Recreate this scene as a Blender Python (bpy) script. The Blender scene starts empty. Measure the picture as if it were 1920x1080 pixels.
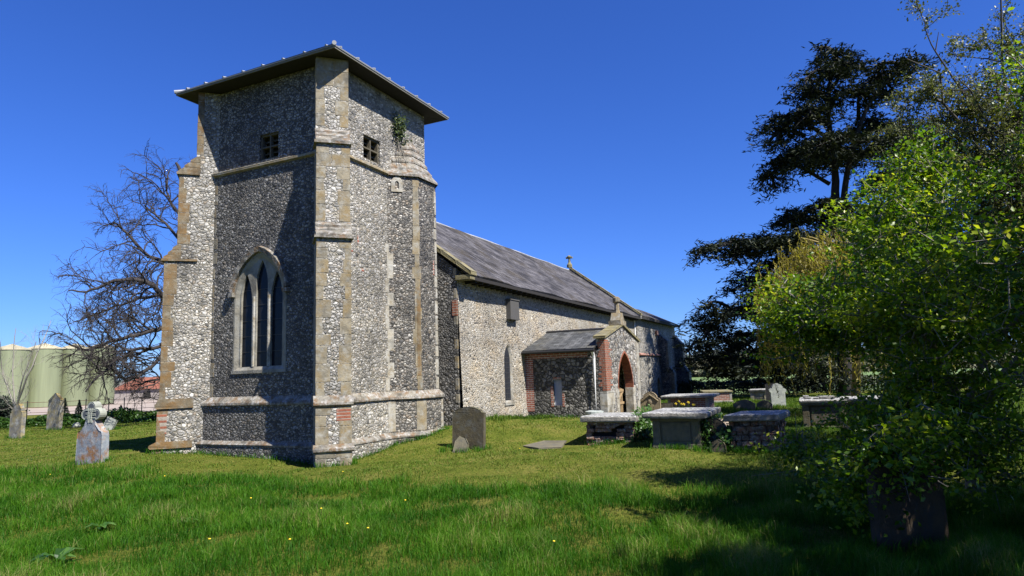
import bpy, bmesh, math, random
import numpy as np
from mathutils import Vector, Matrix
from mathutils.geometry import tessellate_polygon
random.seed(7); rng = np.random.default_rng(7)
SC = bpy.context.scene
COL = SC.collection
# ------------------------------------------------------------------ camera, sky, sun, exposure
CAM = np.array([-12.422, -10.753, 1.80]); YAW, PITCH, ROLL, FPX = 25.534, 7.534, -1.887, 1246.4
_y, _p, _r = [math.radians(a) for a in (YAW, PITCH, ROLL)]
FW = np.array([math.cos(_y)*math.cos(_p), math.sin(_y)*math.cos(_p), math.sin(_p)])
_rt = np.array([math.sin(_y), -math.cos(_y), 0.0]); _up = np.cross(_rt, FW)
RT = math.cos(_r)*_rt + math.sin(_r)*_up
UP = -math.sin(_r)*_rt + math.cos(_r)*_up
HV = np.array([math.cos(_y), math.sin(_y)]); HR = np.array([math.sin(_y), -math.cos(_y)])
def at(px, py, dep):                      # a surveyed point: photo bearing and distance in metres
    return CAM + dep*(FW + RT*(px-960)/FPX - UP*(py-540)/FPX)
def gp(v, l):                             # ground position v metres ahead and l metres to the right of the viewpoint
    return CAM[:2] + HV*v + HR*l
cd = bpy.data.cameras.new('camera'); co = bpy.data.objects.new('camera', cd); COL.objects.link(co)
cd.sensor_width = 36; cd.lens = 36*FPX/1920; cd.clip_start = .1; cd.clip_end = 3000
co.matrix_world = Matrix(((RT[0], UP[0], -FW[0], CAM[0]), (RT[1], UP[1], -FW[1], CAM[1]), (RT[2], UP[2], -FW[2], CAM[2]), (0, 0, 0, 1)))
SC.camera = co
SUN_EL, SUN_AZ = math.radians(51), math.radians(18)         # azimuth measured from south towards west
sdir = Vector((-math.sin(SUN_AZ)*math.cos(SUN_EL), -math.cos(SUN_AZ)*math.cos(SUN_EL), math.sin(SUN_EL)))
w = bpy.data.worlds.new('World'); SC.world = w; w.use_nodes = True
nt = w.node_tree; bg = nt.nodes['Background']
sky = nt.nodes.new('ShaderNodeTexSky'); sky.sky_type = 'NISHITA'; sky.sun_disc = False
sky.sun_elevation = SUN_EL; sky.sun_rotation = math.atan2(sdir.x, sdir.y)
sky.air_density = 1.0; sky.dust_density = 0.3; sky.ozone_density = 4.0; sky.altitude = 0
hs = nt.nodes.new('ShaderNodeHueSaturation'); hs.inputs['Saturation'].default_value = 1.12; tint = nt.nodes.new('ShaderNodeMix'); tint.data_type = 'RGBA'; tint.blend_type = 'MULTIPLY'; tint.inputs[0].default_value = 1; tint.inputs[7].default_value = (.52, .785, 1.52, 1)
nt.links.new(sky.outputs[0], hs.inputs['Color']); nt.links.new(hs.outputs[0], tint.inputs[6]); nt.links.new(tint.outputs[2], bg.inputs[0]); bg.inputs[1].default_value = 0.05
sl = bpy.data.lights.new('sun', 'SUN'); sl.energy = 5.0; sl.angle = math.radians(.53); sl.color = (1, .955, .88)
so = bpy.data.objects.new('sun', sl); COL.objects.link(so); so.rotation_euler = sdir.to_track_quat('Z', 'Y').to_euler()
SC.view_settings.view_transform = 'Standard'; SC.view_settings.look = 'None'
SC.view_settings.exposure = 1.2; SC.view_settings.gamma = 1
SC.cycles.max_bounces = 6; SC.cycles.transparent_max_bounces = 8

# ------------------------------------------------------------------ mesh helpers
class MB:
    def __init__(s): s.v = []; s.f = []; s.r = []
    def add(s, vs, fs, rnd=None):
        b = len(s.v); s.v.extend([tuple(map(float, p)) for p in vs])
        r = random.random() if rnd is None else rnd
        for f in fs: s.f.append(tuple(i+b for i in f)); s.r.append(r)
        return s
    def box(s, a, b, rnd=None):
        x0, y0, z0 = [min(p, q) for p, q in zip(a, b)]; x1, y1, z1 = [max(p, q) for p, q in zip(a, b)]
        return s.add([(x0,y0,z0),(x1,y0,z0),(x1,y1,z0),(x0,y1,z0),(x0,y0,z1),(x1,y0,z1),(x1,y1,z1),(x0,y1,z1)],
              [(0,3,2,1),(4,5,6,7),(0,1,5,4),(1,2,6,5),(2,3,7,6),(3,0,4,7)], rnd)
    def obox(s, o, ax, ay, az, a, b, rnd=None):      # box in a frame: origin o, axes ax ay az, from a to b
        o, ax, ay, az = [np.array(q, float) for q in (o, ax, ay, az)]
        m = MB().box(a, b); vs = [o+ax*p[0]+ay*p[1]+az*p[2] for p in m.v]
        fl = np.dot(np.cross(ax, ay), az) < 0
        return s.add(vs, [f[::-1] if fl else f for f in m.f], rnd)
    def prism(s, poly, fn, d0, d1, rnd=None):        # poly of (u,v) extruded from d0 to d1; fn(u,v,d)->xyz
        n = len(poly); vs = [fn(u, v, d0) for u, v in poly]+[fn(u, v, d1) for u, v in poly]
        fs = [(i, (i+1) % n, (i+1) % n+n, i+n) for i in range(n)]
        tri = tessellate_polygon([[Vector((u, v, 0)) for u, v in poly]])
        fs += [tuple(t) for t in tri]+[tuple(q+n for q in reversed(t)) for t in tri]
        return s.add(vs, fs, rnd)
    def tube(s, pts, rad, n=6, cap=True, rnd=None):
        pts = np.asarray(pts, float); m = len(pts)
        if np.isscalar(rad): rad = [rad]*m
        t = np.gradient(pts, axis=0); t /= np.linalg.norm(t, axis=1)[:, None]+1e-9
        ref = np.array([0, 0, 1.0]) if abs(t[0][2]) < .9 else np.array([1.0, 0, 0])
        a = np.cross(t, ref); a /= np.linalg.norm(a, axis=1)[:, None]+1e-9; b = np.cross(t, a)
        ang = np.arange(n)*2*math.pi/n
        V = pts[:, None, :]+np.asarray(rad)[:, None, None]*(np.cos(ang)[None, :, None]*a[:, None, :]+np.sin(ang)[None, :, None]*b[:, None, :])
        fs = [(i*n+j, i*n+(j+1) % n, (i+1)*n+(j+1) % n, (i+1)*n+j) for i in range(m-1) for j in range(n)]
        if cap: fs += [tuple(range(n-1, -1, -1)), tuple(range((m-1)*n, m*n))]
        return s.add(V.reshape(-1, 3), fs, rnd)
    def lathe(s, c, prof, n=16, rnd=None):
        vs = []; fs = []
        for r, z in prof:
            for j in range(n): a = 2*math.pi*j/n; vs.append((c[0]+r*math.cos(a), c[1]+r*math.sin(a), c[2]+z))
        m = len(prof)
        fs = [(i*n+j, i*n+(j+1) % n, (i+1)*n+(j+1) % n, (i+1)*n+j) for i in range(m-1) for j in range(n)]
        fs += [tuple(range(n-1, -1, -1)), tuple(range((m-1)*n, m*n))]
        return s.add(vs, fs, rnd)
    def blob(s, c, r, n=7, m=5, jit=.2, rnd=None):
        vs = []; fs = []
        for i in range(m+1):
            for j in range(n):
                t = math.pi*i/m; a = 2*math.pi*j/n; k = 1+random.uniform(-jit, jit)
                vs.append((c[0]+r[0]*k*math.sin(t)*math.cos(a), c[1]+r[1]*k*math.sin(t)*math.sin(a), c[2]+r[2]*k*math.cos(t)))
        fs = [(i*n+j, (i+1)*n+j, (i+1)*n+(j+1) % n, i*n+(j+1) % n) for i in range(m) for j in range(n)]
        return s.add(vs, fs, rnd)
    def build(s, name, mat, parent=None, bevel=0, rough=0, smooth=False, world=True):
        me = bpy.data.meshes.new(name)
        v, f, r = s.v, s.f, s.r
        me.from_pydata(v, [], f)
        at_ = me.attributes.new('rnd', 'FLOAT', 'FACE'); at_.data.foreach_set('value', np.array(r, np.float32))
        if bevel or rough:
            bm = bmesh.new(); bm.from_mesh(me)
            bmesh.ops.remove_doubles(bm, verts=bm.verts, dist=1e-5)
            if bevel:
                ed = [e for e in bm.edges if len(e.link_faces) == 2 and e.calc_face_angle(0) > .5]
                bmesh.ops.bevel(bm, geom=ed, offset=bevel, segments=2, profile=.6, affect='EDGES', clamp_overlap=True)
            if rough:
                for q in bm.verts: q.co += Vector((random.gauss(0, rough), random.gauss(0, rough), random.gauss(0, rough)))
            bm.to_mesh(me); bm.free()
        if smooth: me.polygons.foreach_set('use_smooth', [True]*len(me.polygons))
        me.materials.append(mat); me.update()
        return link(name, me, parent, world)
def link(name, me, parent=None, world=True):
    o = bpy.data.objects.new(name, me); COL.objects.link(o)
    if parent is not None:
        o.parent = parent
        if world:
            p = parent
            while p.parent is not None: p = p.parent
            if parent is p: o.matrix_parent_inverse = Matrix.Translation(-p.location)
    return o
def raw_mesh(name, V, loops, totals, mat, rnd=None, parent=None, smooth=False, world=True):
    me = bpy.data.meshes.new(name); V = np.asarray(V, np.float32).reshape(-1, 3)
    me.vertices.add(len(V)); me.vertices.foreach_set('co', V.ravel())
    loops = np.asarray(loops, np.int32).ravel(); totals = np.asarray(totals, np.int32)
    me.loops.add(len(loops)); me.loops.foreach_set('vertex_index', loops)
    me.polygons.add(len(totals)); st = np.concatenate([[0], np.cumsum(totals)[:-1]]).astype(np.int32)
    me.polygons.foreach_set('loop_start', st); me.polygons.foreach_set('loop_total', totals)
    if smooth: me.polygons.foreach_set('use_smooth', np.ones(len(totals), bool))
    me.update(calc_edges=True); me.validate()
    if rnd is not None and len(me.polygons) == len(rnd):
        a = me.attributes.new('rnd', 'FLOAT', 'FACE'); a.data.foreach_set('value', np.asarray(rnd, np.float32))
    me.materials.append(mat)
    return link(name, me, parent, world)
def tag(o, label=None, cat=None, group=None, kind=None):
    if label: o['label'] = label
    if cat: o['category'] = cat
    if group: o['group'] = group
    if kind: o['kind'] = kind
    return o
def thing(name, label, cat, loc, rz=0, group=None, tilt=(0, 0)):
    o = bpy.data.objects.new(name, None); COL.objects.link(o); o.empty_display_size = .3
    o.location = loc; o.rotation_euler = (tilt[0], tilt[1], rz)
    return tag(o, label, cat, group)

# ------------------------------------------------------------------ materials
def new_mat(name):
    m = bpy.data.materials.new(name); m.use_nodes = True; t = m.node_tree
    return m, t, t.nodes['Principled BSDF']
class N:
    def __init__(s, t): s.t = t
    def __call__(s, kind, ins=None, **kw):
        n = s.t.nodes.new('ShaderNode'+kind)
        for k, v in kw.items(): setattr(n, k, v)
        for k, v in (ins or {}).items():
            if hasattr(v, 'is_output'): s.t.links.new(v, n.inputs[k])
            else: n.inputs[k].default_value = v
        return n
    def ramp(s, fac, stops, interp='LINEAR'):
        n = s.t.nodes.new('ShaderNodeValToRGB'); n.color_ramp.interpolation = interp
        e = n.color_ramp.elements
        while len(e) < len(stops): e.new(.5)
        for q, (p, c) in zip(e, stops): q.position = p; q.color = (c if hasattr(c, '__len__') else (c, c, c))[:3]+(1,) if hasattr(c, '__len__') else (c, c, c, 1)
        s.t.links.new(fac, n.inputs[0]); return n.outputs[0]
    def mix(s, fac, a, b, blend='MIX'):
        n = s.t.nodes.new('ShaderNodeMix'); n.data_type = 'RGBA'; n.blend_type = blend
        for k, v in ((0, fac), (6, a), (7, b)):
            if hasattr(v, 'is_output'): s.t.links.new(v, n.inputs[k])
            else: n.inputs[k].default_value = v if not hasattr(v, '__len__') else tuple(v)[:3]+(1,)
        return n.outputs[2]
    def math(s, op, a, b=0.0, clamp=False):
        n = s.t.nodes.new('ShaderNodeMath'); n.operation = op; n.use_clamp = clamp
        for k, v in ((0, a), (1, b)):
            if hasattr(v, 'is_output'): s.t.links.new(v, n.inputs[k])
            else: n.inputs[k].default_value = v
        return n.outputs[0]
    def coords(s, scale=(1, 1, 1), rand=False):
        tc = s('TexCoord'); v = tc.outputs['Object']
        if rand:
            oi = s('ObjectInfo'); k = s('VectorMath', {0: (37.1, 51.7, 23.9)}, operation='SCALE'); s.t.links.new(oi.outputs['Random'], k.inputs['Scale'])
            v = s('VectorMath', {0: v, 1: k.outputs[0]}, operation='ADD').outputs[0]
        return s('Mapping', {'Vector': v, 'Scale': scale}).outputs[0]
    def noise(s, v, scale, detail=4, rough=.55, dist=0):
        return s('TexNoise', {'Vector': v, 'Scale': scale, 'Detail': detail, 'Roughness': rough, 'Distortion': dist}).outputs[0]
    def link(s, a, b): s.t.links.new(a, b)

ALB = .78                                   # one factor for every surface, so that the exposure can suit the sky
def dim(n, c): return n.mix(1.0, c, (ALB, ALB, ALB), 'MULTIPLY')
def flint_mat(name, scale=10.5, mortar=(.20, .185, .155), stops=None, edge=.07, bump=.9, dirt_shade=.55, zs=1.35, warm=None):
    m, t, b = new_mat(name); n = N(t)
    v = n.coords((1, 1, zs))
    wob = n('TexNoise', {'Vector': v, 'Scale': 6.0, 'Detail': 2.0}).outputs[1]
    wob = n('VectorMath', {0: wob, 1: (-.5, -.5, -.5)}, operation='ADD').outputs[0]
    wob = n('VectorMath', {0: wob, 'Scale': .07}, operation='SCALE').outputs[0]
    v2 = n('VectorMath', {0: v, 1: wob}, operation='ADD').outputs[0]
    big_ = n.ramp(n.noise(v, 1.15, 4, .65), [(.44, 0), (.52, 1)], 'LINEAR')
    def vor(sc):
        a = n('TexVoronoi', {'Vector': v2, 'Scale': sc, 'Randomness': 1.0}, feature='F1'); e = n('TexVoronoi', {'Vector': v2, 'Scale': sc, 'Randomness': 1.0}, feature='DISTANCE_TO_EDGE')
        return n('SeparateColor', {0: a.outputs['Color']}).outputs[0], a.outputs['Distance'], e.outputs[0]
    c1, d1, e1 = vor(scale); c2, d2, e2 = vor(scale*1.35)
    lerp = lambda a, b: n('Mix', {0: big_, 2: a, 3: b}, data_type='FLOAT').outputs[0]
    cellr, celld, celle = lerp(c1, c2), lerp(d1, d2), lerp(e1, e2)
    stops = stops or [(0, (.035, .035, .04)), (.16, (.09, .09, .095)), (.34, (.24, .235, .22)), (.52, (.42, .41, .385)), (.7, (.60, .59, .56)), (.84, (.30, .24, .17)), (.93, (.50, .47, .42)), (1, (.74, .73, .70))]
    fc = n.ramp(cellr, stops)
    ins = n.noise(v2, 42, 3, .6)
    fc = n.mix(.45, fc, n.ramp(ins, [(.3, (.35, .35, .36)), (.55, (1, 1, 1)), (.75, (1.25, 1.22, 1.15))]), 'MULTIPLY')
    rim = n.ramp(n.math('ADD', celle, n.math('MULTIPLY', n.math('SUBTRACT', n.noise(v, 2.2, 4, .7), .5), .14)), [(edge*.5, 0), (edge*1.8, 1)])
    size = n.noise(v, 1.3, 3, .6)
    col = n.mix(rim, mortar, fc)
    big = n.noise(n.coords((1, 1, .45)), .85, 5, .62)
    col = n.mix(dirt_shade, col, n.ramp(big, [(.30, (.30, .29, .27)), (.48, (.85, .84, .82)), (.66, (1.12, 1.10, 1.05))]), 'MULTIPLY')  # broad dirt mottling; on the two west flints it also deepens painted shade
    lift = n.noise(n.coords((.22, .22, 2.6)), 1.0, 4, .6)
    col = n.mix(.5, col, n.ramp(lift, [(.34, (.55, .54, .52)), (.5, (1, 1, 1)), (.66, (1.2, 1.18, 1.12))]), 'MULTIPLY')
    if warm: col = n.mix(n.ramp(size, [(.45, 0), (.68, .55)]), col, n.mix(1.0, col, warm, 'MULTIPLY'))
    n.link(dim(n, col), b.inputs['Base Color']); b.inputs['Roughness'].default_value = .62
    h = n.math('ADD', n.math('MULTIPLY', rim, 1.0), n.math('MULTIPLY', n.math('SUBTRACT', .6, celld), .7))
    h = n.math('ADD', h, n.math('MULTIPLY', ins, .35))
    bp = n('Bump', {'Height': h, 'Strength': bump, 'Distance': .035}); n.link(bp.outputs[0], b.inputs['Normal'])
    return m
def stone_mat(name, base, lichen=None, lich2=None, amt=.5, dark=.5, scale=1.0, bump=.35, rand=True, ttint=.35, top=None):
    m, t, b = new_mat(name); n = N(t); v = n.coords((1, 1, 1), rand)
    at_ = n('Attribute', attribute_name='rnd').outputs['Fac']
    c = n.mix(1.0, base, n.ramp(n.noise(v, 9*scale, 6, .65), [(.25, (.55, .55, .56)), (.5, (1, 1, 1)), (.75, (1.3, 1.28, 1.22))]), 'MULTIPLY')
    c = n.mix(ttint, c, n.ramp(at_, [(0, (.62, .62, .64)), (.5, (1.0, .98, .94)), (1, (1.3, 1.24, 1.12))]), 'MULTIPLY')
    if lichen: c = n.mix(n.ramp(n.noise(v, 3.1*scale, 5, .7), [(.5-.22*amt, 0), (.62, .95)]), c, lichen)
    if lich2: c = n.mix(n.ramp(n.noise(n('VectorMath', {0: v, 1: (9.1, 3.3, 7.7)}, operation='ADD').outputs[0], 5.3*scale, 5, .72), [(.5, 0), (.66, .9)]), c, lich2)
    c = n.mix(dark, c, n.ramp(n.noise(n('VectorMath', {0: v, 1: (3.1, 8.3, 1.7)}, operation='ADD').outputs[0], 2.0*scale, 5, .65), [(.33, (.25, .25, .24)), (.52, (1, 1, 1))]), 'MULTIPLY')
    if top:
        g = n('NewGeometry'); z = n('SeparateXYZ', {0: g.outputs['Normal']}).outputs[2]
        pat = n.math('ADD', z, n.math('MULTIPLY', n.math('SUBTRACT', n.noise(v, 7*scale, 5, .7), .5), 1.4))
        c = n.mix(n.ramp(pat, [(.55, 0), (.8, 1)]), c, n.mix(1.0, top, n.ramp(n.noise(v, 14*scale, 5, .7), [(.43, (.16, .16, .145)), (.52, (.6, .6, .58)), (.62, (1, 1, 1))]), 'MULTIPLY'))
    n.link(dim(n, c), b.inputs['Base Color']); b.inputs['Roughness'].default_value = .85
    hh = n.math('ADD', n.noise(v, 28*scale, 5, .65), n.math('MULTIPLY', n.noise(v, 7*scale, 3), 1.5))
    bp = n('Bump', {'Height': hh, 'Strength': bump, 'Distance': .02}); n.link(bp.outputs[0], b.inputs['Normal'])
    return m
def brick_mat(name, c1=(.33, .10, .055), c2=(.24, .075, .05), mortar=(.45, .41, .35), axis='x', bump=.5, s=1.0, dark=.35):
    m, t, b = new_mat(name); n = N(t); tc = n('TexCoord').outputs['Object']; sp = n('SeparateXYZ', {0: tc})
    u = n.math('ADD', sp.outputs[0], sp.outputs[1])
    v = n('CombineXYZ', {0: u, 1: sp.outputs[2], 2: 0.0}).outputs[0]
    br = n('TexBrick', {'Vector': v, 'Color1': c1+(1,), 'Color2': c2+(1,), 'Mortar': mortar+(1,), 'Scale': s, 'Mortar Size': .011, 'Brick Width': .225, 'Row Height': .075, 'Bias': 0.0, 'Mortar Smooth': .2})
    c = n.mix(.6, br.outputs[0], n.ramp(n.noise(tc, 13, 5, .65), [(.3, (.5, .5, .5)), (.6, (1.2, 1.2, 1.2))]), 'MULTIPLY')
    c = n.mix(n.ramp(n.noise(tc, 3, 5, .7), [(.58, 0), (.72, dark)]), c, (.42, .40, .36))
    n.link(dim(n, c), b.inputs['Base Color']); b.inputs['Roughness'].default_value = .85
    bp = n('Bump', {'Height': n.math('SUBTRACT', n.noise(tc, 40, 4), br.outputs[1]), 'Strength': bump, 'Distance': .015}); n.link(bp.outputs[0], b.inputs['Normal'])
    return m
def slate_mat(name, c=(.082, .078, .082), vec='xz', vs=1.64, moss=(.055, .045, .028), light=(.19, .18, .18), amt=.9):
    m, t, b = new_mat(name); n = N(t); tc = n('TexCoord').outputs['Object']; sp = n('SeparateXYZ', {0: tc})
    u = sp.outputs[0] if vec[0] == 'x' else sp.outputs[1]
    vv = n.math('MULTIPLY', sp.outputs[2], vs)
    v = n('CombineXYZ', {0: u, 1: vv, 2: 0.0}).outputs[0]
    br = n('TexBrick', {'Vector': v, 'Color1': (0, 0, 0, 1), 'Color2': (1, 1, 1, 1), 'Mortar': (.5, .5, .5, 1), 'Scale': 1.0, 'Mortar Size': .009, 'Brick Width': .26, 'Row Height': .21, 'Mortar Smooth': .1})
    c0 = n.ramp(br.outputs[0], [(0, tuple(k*.68 for k in c)), (.35, c), (.75, tuple(k*1.2 for k in c)), (1, tuple(k*1.7 for k in c))])
    st = n('Mapping', {'Vector': v, 'Scale': (.42, .8, 1), 'Rotation': (0, 0, .5)}).outputs[0]
    nz = n.noise(st, 1.6, 6, .68)
    c0 = n.mix(n.ramp(nz, [(.47, 0), (.60, amt)]), c0, tuple(k*.30 for k in c))
    st2 = n('Mapping', {'Vector': v, 'Scale': (.5, .5, 1), 'Location': (5, 3, 0)}).outputs[0]
    c0 = n.mix(n.ramp(n.noise(st2, 1.1, 6, .7), [(.50, 0), (.63, .85)]), c0, moss)
    st3 = n('Mapping', {'Vector': v, 'Scale': (2.6, .35, 1), 'Rotation': (0, 0, .12)}).outputs[0]
    c0 = n.mix(n.ramp(n.noise(st3, 1.5, 5, .65), [(.52, 0), (.70, .7)]), c0, light)
    c0 = n.mix(1.0, c0, n.ramp(br.outputs[1], [(0, (1, 1, 1)), (1, (.25, .25, .25))]), 'MULTIPLY')
    n.link(dim(n, c0), b.inputs['Base Color']); b.inputs['Roughness'].default_value = .8; b.inputs['Specular IOR Level'].default_value = .2
    row = n.math('FRACT', n.math('MULTIPLY', vv, 1/.21))
    hh = n.math('ADD', n.math('MULTIPLY', row, -1.0), n.math('ADD', n.math('MULTIPLY', br.outputs[0], .5), n.math('MULTIPLY', n.noise(v, 30, 3), .4)))
    bp = n('Bump', {'Height': hh, 'Strength': .55, 'Distance': .02}); n.link(bp.outputs[0], b.inputs['Normal'])
    return m
def plain_mat(name, col, rough=.7, nscale=8, var=.35, metal=0, bump=.15, stretch=(1, 1, 1)):
    m, t, b = new_mat(name); n = N(t); v = n.coords(stretch, True)
    at_ = n('Attribute', attribute_name='rnd').outputs['Fac']
    c = n.mix(var, col, n.ramp(n.noise(v, nscale, 5, .65), [(.25, (.35, .35, .35)), (.55, (1, 1, 1)), (.8, (1.4, 1.4, 1.4))]), 'MULTIPLY')
    c = n.mix(.3, c, n.ramp(at_, [(0, (.6, .6, .6)), (1, (1.35, 1.35, 1.35))]), 'MULTIPLY')
    n.link(dim(n, c), b.inputs['Base Color']); b.inputs['Roughness'].default_value = rough; b.inputs['Metallic'].default_value = metal
    bp = n('Bump', {'Height': n.noise(v, nscale*4, 4), 'Strength': bump, 'Distance': .02}); n.link(bp.outputs[0], b.inputs['Normal'])
    return m
def leaf_mat(name, stops, trans=.35, rough=.5, patch=None, pscale=.8, spec=.4):
    m, t, b = new_mat(name); n = N(t)
    at_ = n('Attribute', attribute_name='rnd').outputs['Fac']
    c = n.ramp(at_, stops)
    if patch:
        g = n('NewGeometry').outputs['Position']
        c = n.mix(n.ramp(n.noise(g, pscale, 4, .6), [(.42, 0), (.62, .8)]), c, n.mix(1.0, c, patch, 'MULTIPLY'))
    c = dim(n, c); b.inputs['Roughness'].default_value = rough; n.link(c, b.inputs['Base Color'])
    b.inputs['Specular IOR Level'].default_value = spec
    tr = n('BsdfTranslucent'); n.link(n.mix(1.0, c, (1.25, 1.3, .6), 'MULTIPLY'), tr.inputs[0])
    mx = n('MixShader', {0: trans}); n.link(b.outputs[0], mx.inputs[1]); n.link(tr.outputs[0], mx.inputs[2])
    n.link(mx.outputs[0], t.nodes['Material Output'].inputs[0])
    return m
def glass_mat(name, col=(.012, .014, .018)):
    m, t, b = new_mat(name); n = N(t); v = n.coords((1, 1, 1))
    b.inputs['Base Color'].default_value = col+(1,); b.inputs['Roughness'].default_value = .12
    b.inputs['Specular IOR Level'].default_value = .12
    bp = n('Bump', {'Height': n.noise(v, 7, 2), 'Strength': .25, 'Distance': .02}); n.link(bp.outputs[0], b.inputs['Normal'])
    return m
M = {}
M['flint_west_shaded'] = flint_mat('flint_west_shaded', 9.8, mortar=(.085, .08, .07), edge=.08, bump=1.0, dirt_shade=.8, stops=[(0, (.05, .05, .052)), (.2, (.10, .10, .10)), (.4, (.18, .178, .17)), (.6, (.28, .275, .26)), (.78, (.40, .39, .37)), (.88, (.22, .18, .13)), (1, (.54, .53, .50))])  # tower flint made darker in stone and mortar, west side's shade in the colour
M['flint_porch_west_shaded'] = flint_mat('flint_porch_west_shaded', 6.5, mortar=(.04, .036, .03), bump=1.0, dirt_shade=.8, zs=1.2, stops=[(0, (.03, .03, .03)), (.3, (.07, .07, .065)), (.55, (.15, .145, .13)), (.8, (.26, .25, .22)), (1, (.42, .40, .36))])  # darkened copy of the porch flint; its colour carries the west wall's shade
M['flint_tower'] = flint_mat('flint_tower', 9.6, mortar=(.31, .285, .225), dirt_shade=.75, stops=[(0, (.08, .08, .08)), (.10, (.16, .16, .155)), (.30, (.28, .27, .25)), (.55, (.41, .40, .38)), (.74, (.58, .57, .54)), (.85, (.32, .26, .19)), (.93, (.52, .49, .44)), (1, (.80, .79, .76))])
M['flint_turret'] = flint_mat('flint_turret', 10.5, mortar=(.13, .12, .10), dirt_shade=.9, stops=[(0, (.03, .03, .03)), (.25, (.09, .088, .085)), (.45, (.2, .19, .175)), (.62, (.34, .33, .3)), (.8, (.22, .17, .12)), (.92, (.5, .48, .44)), (1, (.66, .64, .6))])
M['flint_nave'] = flint_mat('flint_nave', 11, mortar=(.43, .385, .30), edge=.10, bump=.7, dirt_shade=.35, warm=(1.0, .84, .62))
M['flint_chancel'] = flint_mat('flint_chancel', 10, mortar=(.27, .25, .2), dirt_shade=.6)
M['flint_porch'] = flint_mat('flint_porch', 6.5, mortar=(.21, .19, .16), dirt_shade=.5, zs=1.2)
M['ashlar'] = stone_mat('ashlar', (.235, .21, .155), lichen=(.24, .175, .08), lich2=(.33, .32, .28), amt=.3, dark=.6, rand=False, ttint=.6)
M['ashlar_ochre'] = stone_mat('ashlar_ochre', (.165, .135, .085), lichen=(.185, .105, .032), lich2=(.24, .22, .17), amt=.55, dark=.55, rand=False, ttint=.5)
M['ashlar_pale'] = stone_mat('ashlar_pale', (.33, .31, .26), lichen=(.42, .41, .37), lich2=(.25, .20, .12), amt=.3, dark=.6, rand=False, ttint=.5)
M['plinth_stone'] = stone_mat('plinth_stone', (.22, .205, .17), lichen=(.17, .10, .045), lich2=(.44, .43, .41), amt=.1, dark=.85, scale=1.5, bump=.7, rand=False)
M['tracery'] = stone_mat('tracery_stone', (.235, .22, .18), lichen=(.30, .29, .25), amt=.2, dark=.6, rand=False)
M['coping'] = stone_mat('coping', (.23, .21, .125), lichen=(.22, .18, .07), lich2=(.12, .12, .1), amt=.5, dark=.4, rand=False)
M['brick'] = brick_mat('brick'); M['brick_orange'] = brick_mat('brick_orange', (.30, .095, .045), (.22, .065, .035), (.30, .26, .21), dark=.35)
M['slate'] = slate_mat('slate'); M['slate_porch'] = slate_mat('slate_porch', (.075, .078, .08), 'yz', 3.2, moss=(.11, .10, .07), light=(.17, .17, .17), amt=.3)
M['lead'] = plain_mat('lead', (.20, .21, .22), .5, 5, .4)
M['lead_white'] = plain_mat('lead_white', (.36, .37, .38), .5, 5, .3)
M['timber'] = plain_mat('timber', (.20, .19, .17), .8, 6, .5, stretch=(1, 1, 6))
M['timber_dark'] = plain_mat('timber_dark', (.016, .013, .011), .85, 6, .5)
M['timber_grey'] = plain_mat('timber_grey', (.075, .072, .068), .8, 9, .5, stretch=(6, 6, 1))
M['oak_pale'] = plain_mat('oak_pale', (.36, .25, .13), .7, 9, .4, stretch=(1, 1, 4))
M['glass'] = glass_mat('glass'); M['ashlar_dark'] = stone_mat('ashlar_dark', (.075, .065, .045), lichen=(.10, .085, .05), amt=.4, dark=.5, rand=False)
M['dark'] = plain_mat('dark_void', (.012, .011, .010), 1, 4, .3)
M['leaded'] = glass_mat('leaded_glass', (.022, .024, .03))
M['iron'] = plain_mat('iron', (.02, .02, .02), .5, 9, .3); M['rust'] = plain_mat('rust', (.13, .05, .03), .8, 12, .5)
M['pipe'] = plain_mat('pipe_paint', (.80, .80, .78), .5, 9, .25)
M['ivy'] = leaf_mat('ivy_leaf', [(0, (.025, .045, .012)), (.6, (.06, .09, .025)), (1, (.13, .16, .05))], .2, .35)
M['ivy_bright'] = leaf_mat('ivy_bright', [(0, (.02, .06, .008)), (.6, (.05, .13, .018)), (1, (.11, .21, .04))], .3, .4)

# ------------------------------------------------------------------ ground
T, TX = 4.60, 4.32
_gc = [(4.6, -.9, .33, 1.5), (6.8, -1.3, .24, 1.9), (-.9, 4.9, .16, 1.5), (.2, .4, -.14, .9), (9.5, -2.6, .16, 2.4), (4.0, -7.0, .10, 3.0), (13, -4.5, .12, 4.0), (22, -6, .12, 6)]
def gz(x, y):
    z = 0*np.asarray(x, float)+0*np.asarray(y, float)
    for cx, cy, a, s in _gc: z = z+a*np.exp(-((x-cx)**2+(y-cy)**2)/(2*s*s))
    d = np.hypot(x-CAM[0], y-CAM[1])
    k = np.exp(-(d/45)**2)
    z = z+k*(.035*np.sin(x*.9+1.1*y)+.03*np.sin(1.7*x-.8*y+2)+.015*np.sin(3.1*x+2.3*y))
    return z
def G(x, y): return float(gz(x, y))
def mowline(l):                      # metres ahead at which the long grass gives way to the mown lawn
    return np.interp(l, [-14, -10, -6, -2, 0, 2, 4, 7, 12], [16.5, 15.2, 13.3, 11.6, 10.9, 10.3, 9.8, 9.4, 9.0])
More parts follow.
